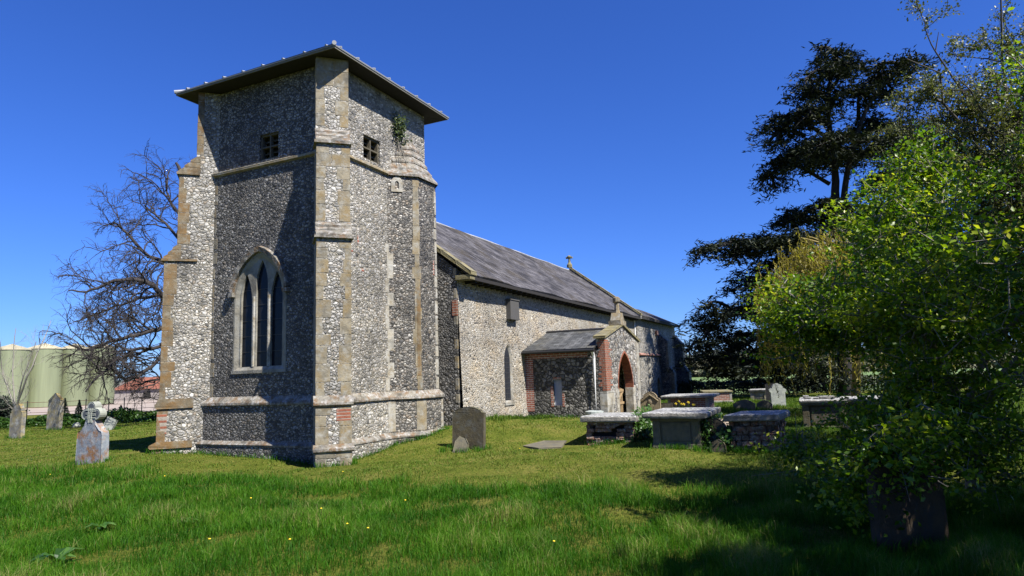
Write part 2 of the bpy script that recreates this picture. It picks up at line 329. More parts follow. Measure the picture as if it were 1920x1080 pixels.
def ground():
    ax = np.concatenate([[-900, -500, -260, -140, -80, -50, -34], np.arange(-26, 40, .4), [44, 50, 60, 75, 95, 125, 170, 240, 350, 550, 900]])
    X, Y = np.meshgrid(ax, ax, indexing='ij'); Z = gz(X, Y)
    n = len(ax); V = np.stack([X, Y, Z], -1).reshape(-1, 3)
    i = np.arange(n-1); I, J = np.meshgrid(i, i, indexing='ij'); a = (I*n+J).ravel()
    Q = np.stack([a, a+n, a+n+1, a+1], 1)
    m, t, b = new_mat('ground_grass'); k = N(t); g = k('NewGeometry').outputs['Position']
    base = k.ramp(k.noise(g, 1.1, 6, .7), [(.3, (.075, .105, .014)), (.5, (.13, .15, .026)), (.68, (.20, .185, .05)), (.8, (.15, .12, .05))])
    fine = k.ramp(k.noise(k('Mapping', {'Vector': g, 'Scale': (1, 1, 1)}).outputs[0], 16, 5, .7), [(.3, (.35, .38, .30)), (.5, (.9, .9, .85)), (.7, (1.3, 1.25, 1.1))])
    c = k.mix(1.0, base, fine, 'MULTIPLY')
    k.link(dim(k, c), b.inputs['Base Color']); b.inputs['Roughness'].default_value = 1; b.inputs['Specular IOR Level'].default_value = .05
    bp = k('Bump', {'Height': k.noise(g, 22, 6, .7), 'Strength': .9, 'Distance': .06}); k.link(bp.outputs[0], b.inputs['Normal'])
    o = raw_mesh('ground', V, Q, np.full(len(Q), 4), m, smooth=True); o['kind'] = 'structure'
ground()
def patch(name, pts, mat, dz, kind='structure', sub=.35):       # a thin sheet that follows the ground inside a polygon
    pts = np.array(pts); mb = MB(); lo = pts.min(0); hi = pts.max(0)
    tri = tessellate_polygon([[Vector((p[0], p[1], 0)) for p in pts]])
    bm = bmesh.new(); vs = [bm.verts.new((p[0], p[1], 0)) for p in pts]
    for t in tri: bm.faces.new([vs[i] for i in t])
    for _ in range(6):
        ed = [e for e in bm.edges if e.calc_length() > sub*2]
        if not ed: break
        bmesh.ops.subdivide_edges(bm, edges=ed, cuts=1); bmesh.ops.triangulate(bm, faces=bm.faces)
    for v in bm.verts: v.co.z = G(v.co.x, v.co.y)+dz
    me = bpy.data.meshes.new(name); bm.to_mesh(me); bm.free(); me.materials.append(mat)
    o = bpy.data.objects.new(name, me); COL.objects.link(o); o['kind'] = kind; return o
M['path'] = plain_mat('path_gravel', (.36, .29, .21), .95, 9, .6, bump=.5)
M['concrete'] = plain_mat('concrete_yard', (.40, .33, .27), .9, .6, .3)
PATH = [(2.6, -8.3), (5.5, -8.05), (9.5, -7.2), (12.2, -5.6), (12.0, -3.9)]
_n = [np.array(q) for q in PATH]; _l = []; _r2 = []
for _i in range(len(_n)):
    _d = _n[min(_i+1, len(_n)-1)]-_n[max(_i-1, 0)]; _d = _d/np.linalg.norm(_d); _s = np.array([-_d[1], _d[0]])*.6; _l.append(_n[_i]+_s); _r2.append(_n[_i]-_s)
patch('path', _l+_r2[::-1], M['path'], .014)
_yd = [gp(52, -60), gp(52, -16), gp(60, -10), gp(110, -20), gp(110, -110)]
patch('yard', _yd, M['concrete'], .02, sub=40)

# ------------------------------------------------------------------ church
CH = thing('church', 'medieval flint church with square west tower, slate roofed nave and small south porch', 'church', (2.2, 2.3, 0))
def offs(poly, o):
    n = len(poly); out = []
    for i in range(n):
        a, b, c = [np.array(poly[(i+k) % n], float) for k in (-1, 0, 1)]
        d1 = (b-a)/np.linalg.norm(b-a); d2 = (c-b)/np.linalg.norm(c-b)
        n1 = np.array([d1[1], -d1[0]]); n2 = np.array([d2[1], -d2[0]])
        out.append(b+(n1+n2)/(1+n1@n2)*o)
    return out
def loft(mb, poly, prof, skip=(), cap=True, rnd=None):
    n = len(poly); vs = []
    for o, z in prof: vs += [(p[0], p[1], z) for p in offs(poly, o)]
    fs = [(i*n+j, i*n+(j+1) % n, (i+1)*n+(j+1) % n, (i+1)*n+j) for i in range(len(prof)-1) for j in range(n) if (i, j) not in skip]
    if cap: fs.append(tuple(range((len(prof)-1)*n, len(prof)*n)))
    mb.add(vs, fs, rnd)
def panel(mb, outer, holes, fn, depth):        # a wall face with openings; the openings get reveals of that depth
    tri = tessellate_polygon([[Vector((u, v, 0)) for u, v in q] for q in [outer]+holes])
    fl = [p for q in [outer]+holes for p in q]
    mb.add([fn(u, v, 0) for u, v in fl], [tuple(t) for t in tri])
    for q in holes:
        n = len(q); mb.add([fn(u, v, 0) for u, v in q]+[fn(u, v, depth) for u, v in q], [(i, (i+1) % n, (i+1) % n+n, i+n) for i in range(n)])
def arch(c, hw, z0, zs, rise, n=10):
    R = (rise*rise+hw*hw)/(2*hw); a1 = math.atan2(rise, R-hw); L = []
    for i in range(n+1):
        a = a1*i/n; L.append((R-R*math.cos(a)-hw, zs+R*math.sin(a)))
    return [(c-hw, z0)]+[(c+u, z) for u, z in L]+[(c-u, z) for u, z in L[-2::-1]]+[(c+hw, z0)]
def ring(mb, A, B, fnA, fnB):                   # joins two outlines of equal length
    n = len(A); mb.add([fnA(*p) for p in A]+[fnB(*p) for p in B], [(i, (i+1) % n, (i+1) % n+n, i+n) for i in range(n)])
Wf = lambda u, v, d=0: (d, u, v)                 # west face: u = y, depth to the east
Sf = lambda u, v, d=0: (u, d, v)                 # south face: u = x, depth to the north
TA = [(2.27, 0), (2.86, -.59), (3.83, -.59), (4.40, -.02)]
OUT = [(0, 0)]+TA+[(4.40, T), (0, T)]
NW_ = len(OUT)-1
ZL, ZP, Z2, ZS, ZE = .36, 1.335, 5.17, 7.54, 9.84
# tower body
mb = MB()
loft(mb, OUT, [(.20, -.7), (.20, .31), (.10, .40), (.10, 1.30), (0, 1.42), (0, ZS)], skip={(4, NW_)}|{(k, j) for k in range(6) for j in (1, 2, 3)}, cap=False)
WO = arch(2.33, .91, 2.13, 3.95, 1.24)
SQ = [(0, 0), (TX, 0), (TX, T), (0, T)]
UP_ = -.05
loft(mb, SQ, [(UP_, ZS-.1), (UP_, ZE)], skip={(0, 0), (0, 3)}, cap=False)
BW = [(1.82, 7.65), (2.48, 7.65), (2.48, 8.35), (1.82, 8.35)]
BS = [(1.30, 7.68), (2.02, 7.68), (2.02, 8.34), (1.30, 8.34)]
panel(mb, [(.05, ZS-.1), (TX-.05, ZS-.1), (TX-.05, ZE), (.05, ZE)], [BS], lambda u, v, d: (u, d+.05, v), .4)
tw = mb.build('tower_wall', M['flint_tower'], CH)
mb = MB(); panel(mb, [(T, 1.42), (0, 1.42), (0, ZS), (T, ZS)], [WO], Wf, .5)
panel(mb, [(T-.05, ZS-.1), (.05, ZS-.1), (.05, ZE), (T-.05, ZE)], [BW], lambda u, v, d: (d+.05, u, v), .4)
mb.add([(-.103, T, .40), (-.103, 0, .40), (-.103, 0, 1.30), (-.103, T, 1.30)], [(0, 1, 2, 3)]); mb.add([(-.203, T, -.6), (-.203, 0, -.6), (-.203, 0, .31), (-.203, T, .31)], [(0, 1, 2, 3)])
mb.build('west_wall_face', M['flint_west_shaded'], CH)
# stair turret
mb = MB()
TP = TA+[(4.40, .3), (2.27, .3)]
loft(mb, TP, [(.20, -.7), (.20, .31), (.10, .40), (.10, 1.30), (0, 1.42), (0, 7.47)])
tu = mb.build('stair_turret', M['flint_turret'], CH)
mb = MB(); ctr = np.array([3.32, .06]); z = 7.44; kk = 1.0; off0 = .07
for i in range(5):
    k2 = kk-.175; P0 = offs(TA+[(4.4, .3), (2.27, .3)], 0)
    def sh(k, o): return [tuple(ctr+(np.array(p)-ctr)*k) for p in offs([(2.27, .1)]+TA+[(4.40, .1)], o)]
    a, b, c_, d_ = sh(kk, off0), sh(kk, off0), sh(k2, off0), sh(k2, off0)
    n = len(a); vs = [(p[0], p[1], z) for p in a]+[(p[0], p[1], z+.06) for p in b]+[(p[0], p[1], z+.24) for p in c_]
    mb.add(vs, [(q*n+j, q*n+(j+1) % n, (q+1)*n+(j+1) % n, (q+1)*n+j) for q in range(2) for j in range(n)]+[tuple(range(2*n, 3*n))], random.random())
    z += .24; kk = k2+.03; off0 = .03
mb.build('turret_cap', M['plinth_stone'], tu, rough=.004)
# slit window in the turret
s2 = 2**-.5; A0 = np.array([2.27, 0.])
Af = lambda u, v, d=0: (A0[0]+u*s2+d*s2, A0[1]-u*s2+d*s2, v)
mb = MB(); o_ = arch(.27, .16, 6.98, 7.24, .17, 6); i_ = arch(.27, .055, 7.06, 7.22, .07, 6)
panel(mb, o_, [i_], lambda u, v, d: Af(u, v, d-.03), .12)
ring(mb, o_, o_, lambda u, v: Af(u, v, -.03), lambda u, v: Af(u, v, .02))
sw_ = mb.build('slit_window', M['ashlar_pale'], tu)
MB().add([Af(u, v, .012) for u, v in i_], [tuple(range(len(i_)))]).build('slit_opening', M['dark'], tu)
# plinth mouldings and string courses
mb = MB()
loft(mb, OUT, [(.05, 1.26), (.155, 1.29), (.155, 1.35), (.005, 1.50)], cap=False)
loft(mb, OUT, [(.05, .27), (.225, .285), (.225, .33), (.09, .43)], cap=False)
mb.build('plinth_moulding', M['plinth_stone'], CH, rough=.006)
mb = MB(); loft(mb, SQ, [(-.02, 7.43), (.075, 7.46), (.075, 7.52), (-.06, 7.60)], cap=False)
mb.build('string_course', M['ashlar'], CH, rough=.005)
# buttresses
EV = [(.93, -.7), (.93, .31), (.83, .41), (.83, 1.30), (.79, 1.45), (.79, 5.12), (.50, 5.52), (.50, 7.48), (.09, 7.98), (.09, 9.84)]
WB = .776
def buttress(c, u, n, smat, offset_u=0):
    c = np.array(c, float); u = np.array(u); n = np.array(n)
    fn = lambda e, zz, d: (c[0]+u[0]*e+n[0]*d, c[1]+u[1]*e+n[1]*d, zz)
    m = MB(); m.prism([(-.5, -.7)]+EV+[(-.5, 9.84)], fn, -WB/2, WB/2)
    body = m.build('buttress', M['flint_tower'], CH)
    o3 = (c[0], c[1], 0); U = (u[0], u[1], 0); Nn = (n[0], n[1], 0); Z = (0, 0, 1)
    q = MB(); rs = random.Random(int(c[1]*10)+3)
    for e, z0, z1 in ((.93, -.15, .27), (.83, .42, 1.26), (.79, 1.48, 5.02), (.50, 5.56, 7.40), (.09, 8.05, 9.83)):
        zz = z0
        while zz < z1-.1:
            h = min(rs.uniform(.24, .42), z1-zz)
            if z1-zz-h < .12: h = z1-zz
            full = rs.random() < .24
            lw = rs.uniform(.13, .33); rw = rs.uniform(.13, .33)
            if full: lw = rs.uniform(.33, .43); rw = WB-lw-.006
            dl, dr = rs.uniform(.10, .34), rs.uniform(.10, .34)
            if e < .2: dl = dr = .16
            q.obox(o3, U, Nn, Z, (e-dl, -WB/2-.005, zz+.004), (e+.005, -WB/2+lw, zz+h-.004), rs.random())
            q.obox(o3, U, Nn, Z, (e-dr, WB/2-rw, zz+.004), (e+.005, WB/2+.005, zz+h-.004), rs.random())
            zz += h
    q.build('quoins', smat, body, bevel=.010, rough=.0025)
    q = MB()
    for e1, e0, zd, top in ((.79, .50, Z2, 5.55), (.50, .09, ZS, 8.0)):
        q.obox(o3, U, Nn, Z, (0, -WB/2-.05, zd-.07), (e1+.07, WB/2+.05, zd-.01), .6)
        L = math.hypot(e1-e0, top-zd)
        k = 3
        for i in range(k):
            ea, eb = e1+.03-(e1+.03-e0)*i/k, e1+.03-(e1+.03-e0)*(i+1)/k
            za, zb = zd-.012+(top-zd)*i/k, zd-.012+(top-zd)*(i+1)/k
            fn2 = lambda e, zz, d: (c[0]+u[0]*e+n[0]*d, c[1]+u[1]*e+n[1]*d, zz)
            wd = WB/2+.015+.004*i
            q.prism([(ea, za), (ea, za+.045), (eb, zb), (e0-.1, zb-.002), (e0-.1, za)], fn2, -wd, wd, rs.random())
    for e1, e0, za, zb in ((.83, .79, 1.26, 1.50), (.93, .83, .26, .43)):
        q.prism([(0, za), (e1+.02, za), (e1+.055, za+.03), (e1+.055, za+.09), (e0+.003, zb), (0, zb)], fn, -WB/2-.05, WB/2+.05, rs.random())
    q.build('weathering', smat if smat is not M['ashlar'] else M['plinth_stone'], body, rough=.004)
    return body
bsw = buttress((0, 0), (-s2, -s2), (s2, -s2), M['ashlar'])
bnw = buttress((0, T), (-s2, s2), (-s2, -s2), M['ashlar_ochre'])
def bpanel(parent, c, u, n, e, d0, d1, z0, z1, name='brick_patch', side=False, mat='brick_orange'):
    m = MB()
    if not side: m.obox((c[0], c[1], 0), (u[0], u[1], 0), (n[0], n[1], 0), (0, 0, 1), (e-.05, d0, z0), (e+.007, d1, z1))
    else: m.obox((c[0], c[1], 0), (u[0], u[1], 0), (n[0], n[1], 0), (0, 0, 1), (d0, e-.05, z0), (d1, e+.007, z1))
    m.build(name, M[mat], parent, rough=.003)
bpanel(bsw, (0, 0), (-s2, -s2), (s2, -s2), .83, .06, .37, .93, 1.20)
bpanel(bsw, (0, 0), (-s2, -s2), (s2, -s2), .83, -.36, -.25, .84, .98)
bpanel(bnw, (0, T), (-s2, s2), (-s2, -s2), WB/2, .60, .835, .62, 1.12, side=True)
# quoin strips: tower west wall corner, turret angles
q = MB(); rs = random.Random(5); zz = 1.5
while zz < 7.2:
    h = rs.uniform(.25, .42); q.box((-.006, T-WB*s2-.0, zz), (.1, T-WB*s2-rs.uniform(.05, .14), zz+h-.01), rs.random()); zz += h*rs.uniform(1.0, 1.5)
q.build('wall_quoins', M['ashlar'], tw, bevel=.005)
q = MB(); zz = -.1
def ang_block(q, p, ua, ub, wa, wb_, z0, z1, o=.006, r=None):  # L block round a turret angle
    p = np.array(p); ua = np.array(ua); ub = np.array(ub)
    na = np.array([ua[1], -ua[0]]); na = na if na@np.array([-.5, -1]) > 0 else -na
    nb = np.array([ub[1], -ub[0]]); nb = nb if nb@np.array([-.5, -1]) > 0 else -nb
    k = p+(na+nb)/(1+na@nb)*o; a = p+ua*wa+na*o; b = p+ub*wb_+nb*o
    ai, bi = p+ua*wa-na*.05, p+ub*wb_-nb*.05; ki = p-(na+nb)*.04
    P = [a, k, b, bi, ki, ai]; n = 6
    vs = [(x[0], x[1], z0) for x in P]+[(x[0], x[1], z1) for x in P]
    q.add(vs, [(i, (i+1) % n, (i+1) % n+n, i+n) for i in range(n)]+[(0, 1, 4, 5), (1, 2, 3, 4), (6, 7, 10, 11), (7, 8, 9, 10)], r)
q = MB(); zz = 1.52
while zz < 5.4:
    h = rs.uniform(.2, .4); sdd = rs.random() < .5
    ang_block(q, (2.27, 0), (-1, 0), (s2, -s2), .12 if sdd else .03, .03 if sdd else .15, zz, zz+h-.01, r=rs.random()*.5+.5); zz += h
zz = .45
while zz < 1.2:
    h = rs.uniform(.25, .4); b0 = offs(OUT, .10)[1]; ang_block(q, b0, (-1, 0), (s2, -s2), .12, .12, zz, min(zz+h, 1.25), r=.9); zz += h
q.build('pale_quoins', M['ashlar_pale'], tu, bevel=.005)
q = MB(); zz = 1.52
while zz < 7.3:
    h = min(rs.uniform(.26, .45), 7.38-zz); ang_block(q, (2.86, -.59), (-s2, s2), (1, 0), rs.uniform(.05, .17), rs.uniform(.05, .15), zz, zz+h-.01, r=rs.random()); zz += h
zz = .45
while zz < 1.2:
    h = rs.uniform(.25, .4); b0 = offs(OUT, .10)[2]; ang_block(q, b0, (-s2, s2), (1, 0), .15, .2, zz, min(zz+h, 1.25), r=rs.random()); zz += h
q.build('angle_quoins', M['ashlar'], tu, bevel=.005)
q = MB(); ang_block(q, (2.86, -.59), (-s2, s2), (1, 0), .05, .09, 1.9, 4.3, .012, .8); q.build('lichened_strip', M['ashlar_ochre'], tu, bevel=.004)
q = MB(); zz = .45
for (z0, z1, o_) in ((1.52, 7.3, 0), (.45, 1.25, .10)):
    zz = z0
    while zz < z1-.1:
        h = min(rs.uniform(.26, .45), z1-zz); b0 = offs(OUT, o_)[3]; ang_block(q, b0, (-1, 0), (s2, s2), rs.uniform(.07, .16), .15, zz, zz+h-.01, r=rs.random()); zz += h*rs.uniform(1, 1.3)
q.build('end_quoins', M['ashlar_pale'], tu, bevel=.005)
q = MB()
for (a, z0, w_, h) in ((.98, 5.3, .05, .2), (1.12, 4.6, .12, .07), (.7, 5.05, .1, .05), (3.62, 4.75, .06, .42)):
    y = -.59 if a > 2.9 else 0
    q.box((a, y-.008, z0), (a+w_, y+.05, z0+h), random.random())
q.build('tile_repair', M['brick'], tw)
# west window
mb = MB(); RI = arch(2.33, .745, 2.25, 3.95, 1.08); RO = arch(2.33, .91, 2.13, 3.95, 1.24)
RO2 = arch(2.33, .86, 2.16, 3.95, 1.185)
ring(mb, RO, RO2, lambda u, v: (-.006, u, v), lambda u, v: (-.006, u, v)); ring(mb, RO2, RI, lambda u, v: (-.006, u, v), lambda u, v: (.055, u, v))
ring(mb, RO, RO, lambda u, v: (-.006, u, v), lambda u, v: (.05, u, v))
mb.box((-.03, 1.40, 2.08), (.16, 3.26, 2.16), .8)
fr = mb.build('west_window', M['tracery'], CH)
lts = [arch(2.845, .19, 2.25, 3.95, .70, 8), arch(2.31, .20, 2.25, 4.33, .64, 8), arch(1.80, .195, 2.25, 3.95, .70, 8)]
mb = MB(); outl = arch(2.33, .75, 2.22, 3.95, 1.09)
panel(mb, outl, lts, lambda u, v, d: (d+.05, u, v), .06)
mb.build('tracery', M['tracery'], fr, bevel=0)
for k in (2.58, 2.055):
    mb = MB(); mb.prism([(.02, k-.02), (.055, k-.05), (.055, k+.05), (.02, k+.02)], lambda u, v, d: (u, v, d), 2.25, 4.05); mb.build('mullion', M['ashlar_pale'], fr)
MB().add([(.125, u, v) for u, v in outl], [tuple(range(len(outl)))]).build('window_glass', M['glass'], fr)
mb = MB()
for zz in (2.62, 3.02, 3.42, 3.82, 4.22): mb.box((.111, 1.6, zz), (.118, 3.06, zz+.018))
mb.build('saddle_bars', M['iron'], fr)
mb = MB(); H0 = arch(2.33, .915, 3.9, 3.95, 1.245, 14)[3:-3]; H1 = arch(2.33, 1.03, 3.9, 3.95, 1.37, 14)[3:-3]
n = len(H0)
for dd0, dd1 in ((.0, -.11),):
    vs = [(.02, u, v) for u, v in H0]+[(-.09, u, v) for u, v in H0]+[(-.11, u, v-.0) for u, v in H1]+[(.02, u, v+.03) for u, v in H1]
    mb.add(vs, [(k*n+i, k*n+i+1, ((k+1) % 4)*n+i+1, ((k+1) % 4)*n+i) for k in range(4) for i in range(n-1)]+[(0, n, 2*n, 3*n), (n-1, 4*n-1, 3*n-1, 2*n-1)])
mb.box((-.12, 3.19, 4.07), (.02, 3.34, 4.18)); mb.box((-.12, 1.32, 4.07), (.02, 1.47, 4.18))
mb.build('hood_mould', M['plinth_stone'], fr, rough=.004)
# belfry openings
def belfry(P, fn):
    (u0, v0), (u1, v1) = P[0], P[2]; m = MB()
    hs_ = []; f = .05; cu, cv = (u0+u1)/2, (v0+v1)/2; b = .02
    for a0, a1 in ((u0+f, cu-b), (cu+b, u1-f)):
        for c0, c1 in ((v0+f, cv-b), (cv+b, v1-f)): hs_.append([(a0, c0), (a1, c0), (a1, c1), (a0, c1)])
    panel(m, P, hs_, lambda u, v, d: fn(u, v, d+.05), .10)
    fr_ = m.build('belfry_window', M['ashlar_dark'], CH)
    k = MB()
    for c0, c1 in ((v0+f, cv-b), (cv+b, v1-f)):
        for i in range(2):
            zb = c0+(c1-c0)*(i*.5); P4 = [(u0+f, zb, .15), (u1-f, zb, .15), (u1-f, zb+.17, .34), (u0+f, zb+.17, .34)]
            k.add([fn(u, v, d) for u, v, d in P4]+[fn(u, v+.02, d) for u, v, d in P4], [(0, 1, 2, 3), (4, 5, 6, 7), (0, 1, 5, 4)])
    k.build('louvres', M['ashlar_dark'], fr_)
    MB().add([fn(u, v, .37) for u, v in P], [(0, 1, 2, 3)]).build('backing', M['dark'], fr_)
belfry(BW, lambda u, v, d: (d+.05, u, v)); belfry(BS, lambda u, v, d: (u, d+.05, v))
# tower roof
OV = .50; E0 = [(-OV, -OV), (TX+OV, -OV), (TX+OV, T+OV), (-OV, T+OV)]
AP = np.array([TX/2, T/2, 10.62])
mb = MB(); mb.add([(p[0], p[1], 9.91) for p in E0]+[tuple(AP)], [(0, 1, 4), (1, 2, 4), (2, 3, 4), (3, 0, 4)])
tr = mb.build('tower_roof', M['lead'], CH)
mb = MB(); mb.add([(p[0]+.02*np.sign(AP[0]-p[0]), p[1]+.02*np.sign(AP[1]-p[1]), 9.835) for p in E0]+[(.06, .06, 9.87), (TX-.06, .06, 9.87), (TX-.06, T-.06, 9.87), (.06, T-.06, 9.87)], [(0, 4, 5, 1), (1, 5, 6, 2), (2, 6, 7, 3), (3, 7, 4, 0), (4, 7, 6, 5)])
mb.build('soffit', M['timber_dark'], tr)
mb = MB()
mb.box((-OV, -OV, 9.83), (TX+OV, -OV+.03, 9.868)); mb.box((-OV, T+OV-.03, 9.83), (TX+OV, T+OV, 9.868))
mb.box((-OV, -OV+.03, 9.83), (-OV+.03, T+OV-.03, 9.868)); mb.box((TX+OV-.03, -OV+.03, 9.83), (TX+OV, T+OV-.03, 9.868))
mb.build('fascia', M['timber'], tr)
mb = MB()
mb.box((-OV-.02, -OV-.02, 9.868), (TX+OV+.02, -OV+.05, 9.915)); mb.box((-OV-.02, -OV+.05, 9.868), (-OV+.05, T+OV, 9.915)); mb.box((TX+OV-.05, -OV+.05, 9.868), (TX+OV+.02, T+OV, 9.915))
mb.build('lead_edge', M['lead'], tr, bevel=.01)
for i in range(8):
    for side in (0, 1):
        t_ = (i+.35)/8
        if side == 0: p = np.array([-OV-.03, -OV+(T+2*OV)*t_, 9.93]); dr = np.array([1, 0, .25])
        else: p = np.array([-OV+(TX+2*OV)*t_, -OV-.03, 9.93]); dr = np.array([0, 1, .25])
        m = MB(); L_ = (TX/2+OV)*(1-abs(2*t_-1))*.95
        m.tube([p, p+dr*.25, p+dr*max(L_, .3)], [.028, .027, .024], 8); m.build('lead_roll', M['lead_white'], tr)
m = MB(); m.tube([(-OV-.03, -OV-.03, 9.93), tuple(AP+np.array([0, 0, .03]))], [.055, .045], 8); m.build('hip_roll', M['lead_white'], tr)
m = MB(); m.tube([(-OV-.03, T+OV+.03, 9.93), tuple(AP+np.array([0, 0, .03]))], [.055, .045], 8); m.build('hip_roll', M['lead_white'], tr)

# ------------------------------------------------------------------ nave
YN, NX0, NX1, RY, RZ = -.85, 4.5, 23.9, 2.8, 7.76
EY, EZ = -1.22, 4.775; NB = 2*RY-YN
def rz_(y): return EZ+(RZ-EZ)*(y-EY)/(RY-EY)
mb = MB(); gab = [(YN, -.6), (YN, 4.93), (RY, RZ-.12), (NB, 4.93), (NB, -.6)]
LW = arch(7.80, .30, .92, 2.35, .52, 8)
panel(mb, [(NX0, -.6), (NX1, -.6), (NX1, 5.0), (NX0, 5.0)], [LW], lambda u, v, d: (u, YN+d-(.16*max(0, .55-v)), v), .3)
for x in (NX0, NX1): mb.add([(x, y, z) for y, z in gab], [(0, 1, 2, 3, 4)])
mb.add([(NX0, NB, -.6), (NX1, NB, -.6), (NX1, NB, 4.93), (NX0, NB, 4.93)], [(0, 1, 2, 3)])
nv = mb.build('nave_wall', M['flint_nave'], CH)
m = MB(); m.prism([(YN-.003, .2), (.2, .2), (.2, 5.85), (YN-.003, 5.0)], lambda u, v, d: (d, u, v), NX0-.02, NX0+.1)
m.build('west_gable_face', M['flint_west_shaded'], nv)  # gable faced with the flint whose colour already holds shade
m = MB(); rs = random.Random(9); zz = .3
while zz < 4.8:
    h = rs.uniform(.25, .4); wd = rs.uniform(.1, .3)
    m.box((NX0-.026, YN-.008, zz), (NX0+wd*.6, YN+.1, zz+h-.01), rs.random()); zz += h*rs.uniform(1.4, 2.6)
m.build('corner_quoins', M['ashlar'], nv, bevel=.005)
MB().box((NX0-.035, YN-.016, 3.62), (NX0+.22, YN+.15, 4.08)).build('brick_patch', M['brick_orange'], nv)
for (a, z0, w2, h) in ((5.9, 1.35, .75, .16), (6.15, .95, .35, .08), (6.3, .42, .3, .12), (7.0, 4.0, .14, .12)):
    MB().box((a, YN-.008, z0), (a+w2, YN+.05, z0+h)).build('brick_patch', M['brick'], nv)
# nave lancet
mb = MB(); LI = arch(7.82, .215, 1.0, 2.32, .46, 8); 
ring(mb, LW, LI, lambda u, v: (u, YN-.012, v), lambda u, v: (u, YN+.05, v)); ring(mb, LW, LW, lambda u, v: (u, YN-.012, v), lambda u, v: (u, YN+.03, v))
mb.box((7.44, YN-.05, .84), (8.16, YN+.12, .93))
lf = mb.build('lancet_window', M['ashlar_pale'], CH)
MB().add([(u, YN+.045, v) for u, v in LI], [tuple(range(len(LI)))]).build('leaded_glass', M['leaded'], lf)
mb = MB()
for k in range(9): mb.box((7.61, YN+.036, 1.05+k*.17), (8.03, YN+.042, 1.06+k*.17))
for k in (-.06, .04): mb.box((7.80+k, YN+.030, 1.02), (7.81+k, YN+.036, 2.4))
mb.build('window_bars', plain_mat('lead_came', (.07, .07, .075), .6, 9, .3), lf)
# roof
def slope_slab(mb, x0, x1, ya, za, yb, zb, th=.07, nseg=12):
    nrm = np.array([0, -(zb-za), (yb-ya)]); nrm = nrm/np.linalg.norm(nrm)*th*np.sign(yb-ya)
    P = []
    for i in range(nseg+1):
        x = x0+(x1-x0)*i/nseg; sag = .035*math.sin(i*2.1)*(0 < i < nseg)
        for (y, z) in ((ya, za), (yb, zb)): P += [(x, y, z+sag), (x, y+nrm[1], z+nrm[2]+sag)]
    f = []
    for i in range(nseg):
        a = i*4; b = a+4; f += [(a+1, b+1, b+3, a+3), (a, a+2, b+2, b), (a, b, b+1, a+1), (a+2, a+3, b+3, b+2)]
    f += [(0, 1, 3, 2), (nseg*4, nseg*4+2, nseg*4+3, nseg*4+1)]
    mb.add(P, f)
mb = MB(); slope_slab(mb, NX0+.16, NX1-.1, EY, EZ, RY, RZ); slope_slab(mb, NX0+.16, NX1-.1, 2*RY-EY, EZ, RY, RZ)
nr = mb.build('nave_roof', M['slate'], CH)
mb = MB()
for k in range(40):
    x = NX0+.2+k*(NX1-NX0-.4)/40; mb.tube([(x, RY, RZ+.045+.012*math.sin(k*.8)), (x+(NX1-NX0-.4)/40-.015, RY, RZ+.045+.012*math.sin((k+1)*.8))], .06, 8)
mb.build('ridge_tiles', M['lead_white'], nr)
mb = MB(); mb.box((NX0+.3, EY-.03, EZ-.09), (NX1-.1, YN, EZ-.05)); mb.box((NX0+.3, EY-.06, EZ-.10), (NX1-.1, EY-.03, EZ+.0))
for k in range(46): x = NX0+.5+k*.41; mb.box((x, EY, EZ-.16), (x+.07, YN, EZ-.09))
mb.build('eaves', M['timber_dark'], nr)
def coping(x0, x1, ys, zs, ye, ze, th=.11, n=6):
    m = MB()
    for i in range(n):
        a, b = i/n, (i+1)/n-.006
        P = [(ys+(ye-ys)*a, zs+(ze-zs)*a), (ys+(ye-ys)*b, zs+(ze-zs)*b)]
        m.prism([(P[0][0], P[0][1]), (P[1][0], P[1][1]), (P[1][0], P[1][1]+th), (P[0][0], P[0][1]+th)], lambda u, v, d: (d, u, v), x0, x1, random.random())
    return m
m = coping(4.40, 4.74, -1.40, 4.78, 2.7, 4.78+.726*4.1, .12, 8); m.box((4.42, -1.36, 4.66), (4.72, YN, 4.80)); m.build('west_coping', M['coping'], nr, bevel=.01)
m = coping(NX1-.14, NX1+.16, EY-.1, EZ+.13, RY, RZ+.22, .10, 9); m.build('east_coping', M['coping'], nr, bevel=.01)
m = MB(); m.prism([(EY-.08, EZ-.05), (RY, RZ+.0), (RY, RZ+.22), (EY-.08, EZ+.13)], lambda u, v, d: (d, u, v), NX1-.10, NX1+.12); m.build('east_parapet', M['flint_chancel'], nr)
m = MB(); c_ = (NX1, RY, RZ+.25); m.lathe(c_, [(.17, 0), (.17, .16), (.12, .22), (.075, .3), (.065, .52), (.13, .60), (.13, .66), (.05, .72)], 8); m.box((NX1-.06, RY-.2, RZ+.78), (NX1+.06, RY+.2, RZ+.88)); m.build('gable_cross', M['coping'], nr, bevel=.01)
m = MB(); m.box((7.73, -1.05, 3.70), (8.41, YN, 4.36)); m.box((7.71, -1.075, 4.36), (8.43, YN, 4.40)); bx = m.build('wooden_box', M['timber_grey'], CH, bevel=.008)
m = MB(); m.tube([(NX1-.05, YN-.06, 4.7), (NX1-.05, YN-.06, .2)], .045, 8); m.build('rainwater_pipe', M['pipe'], CH)

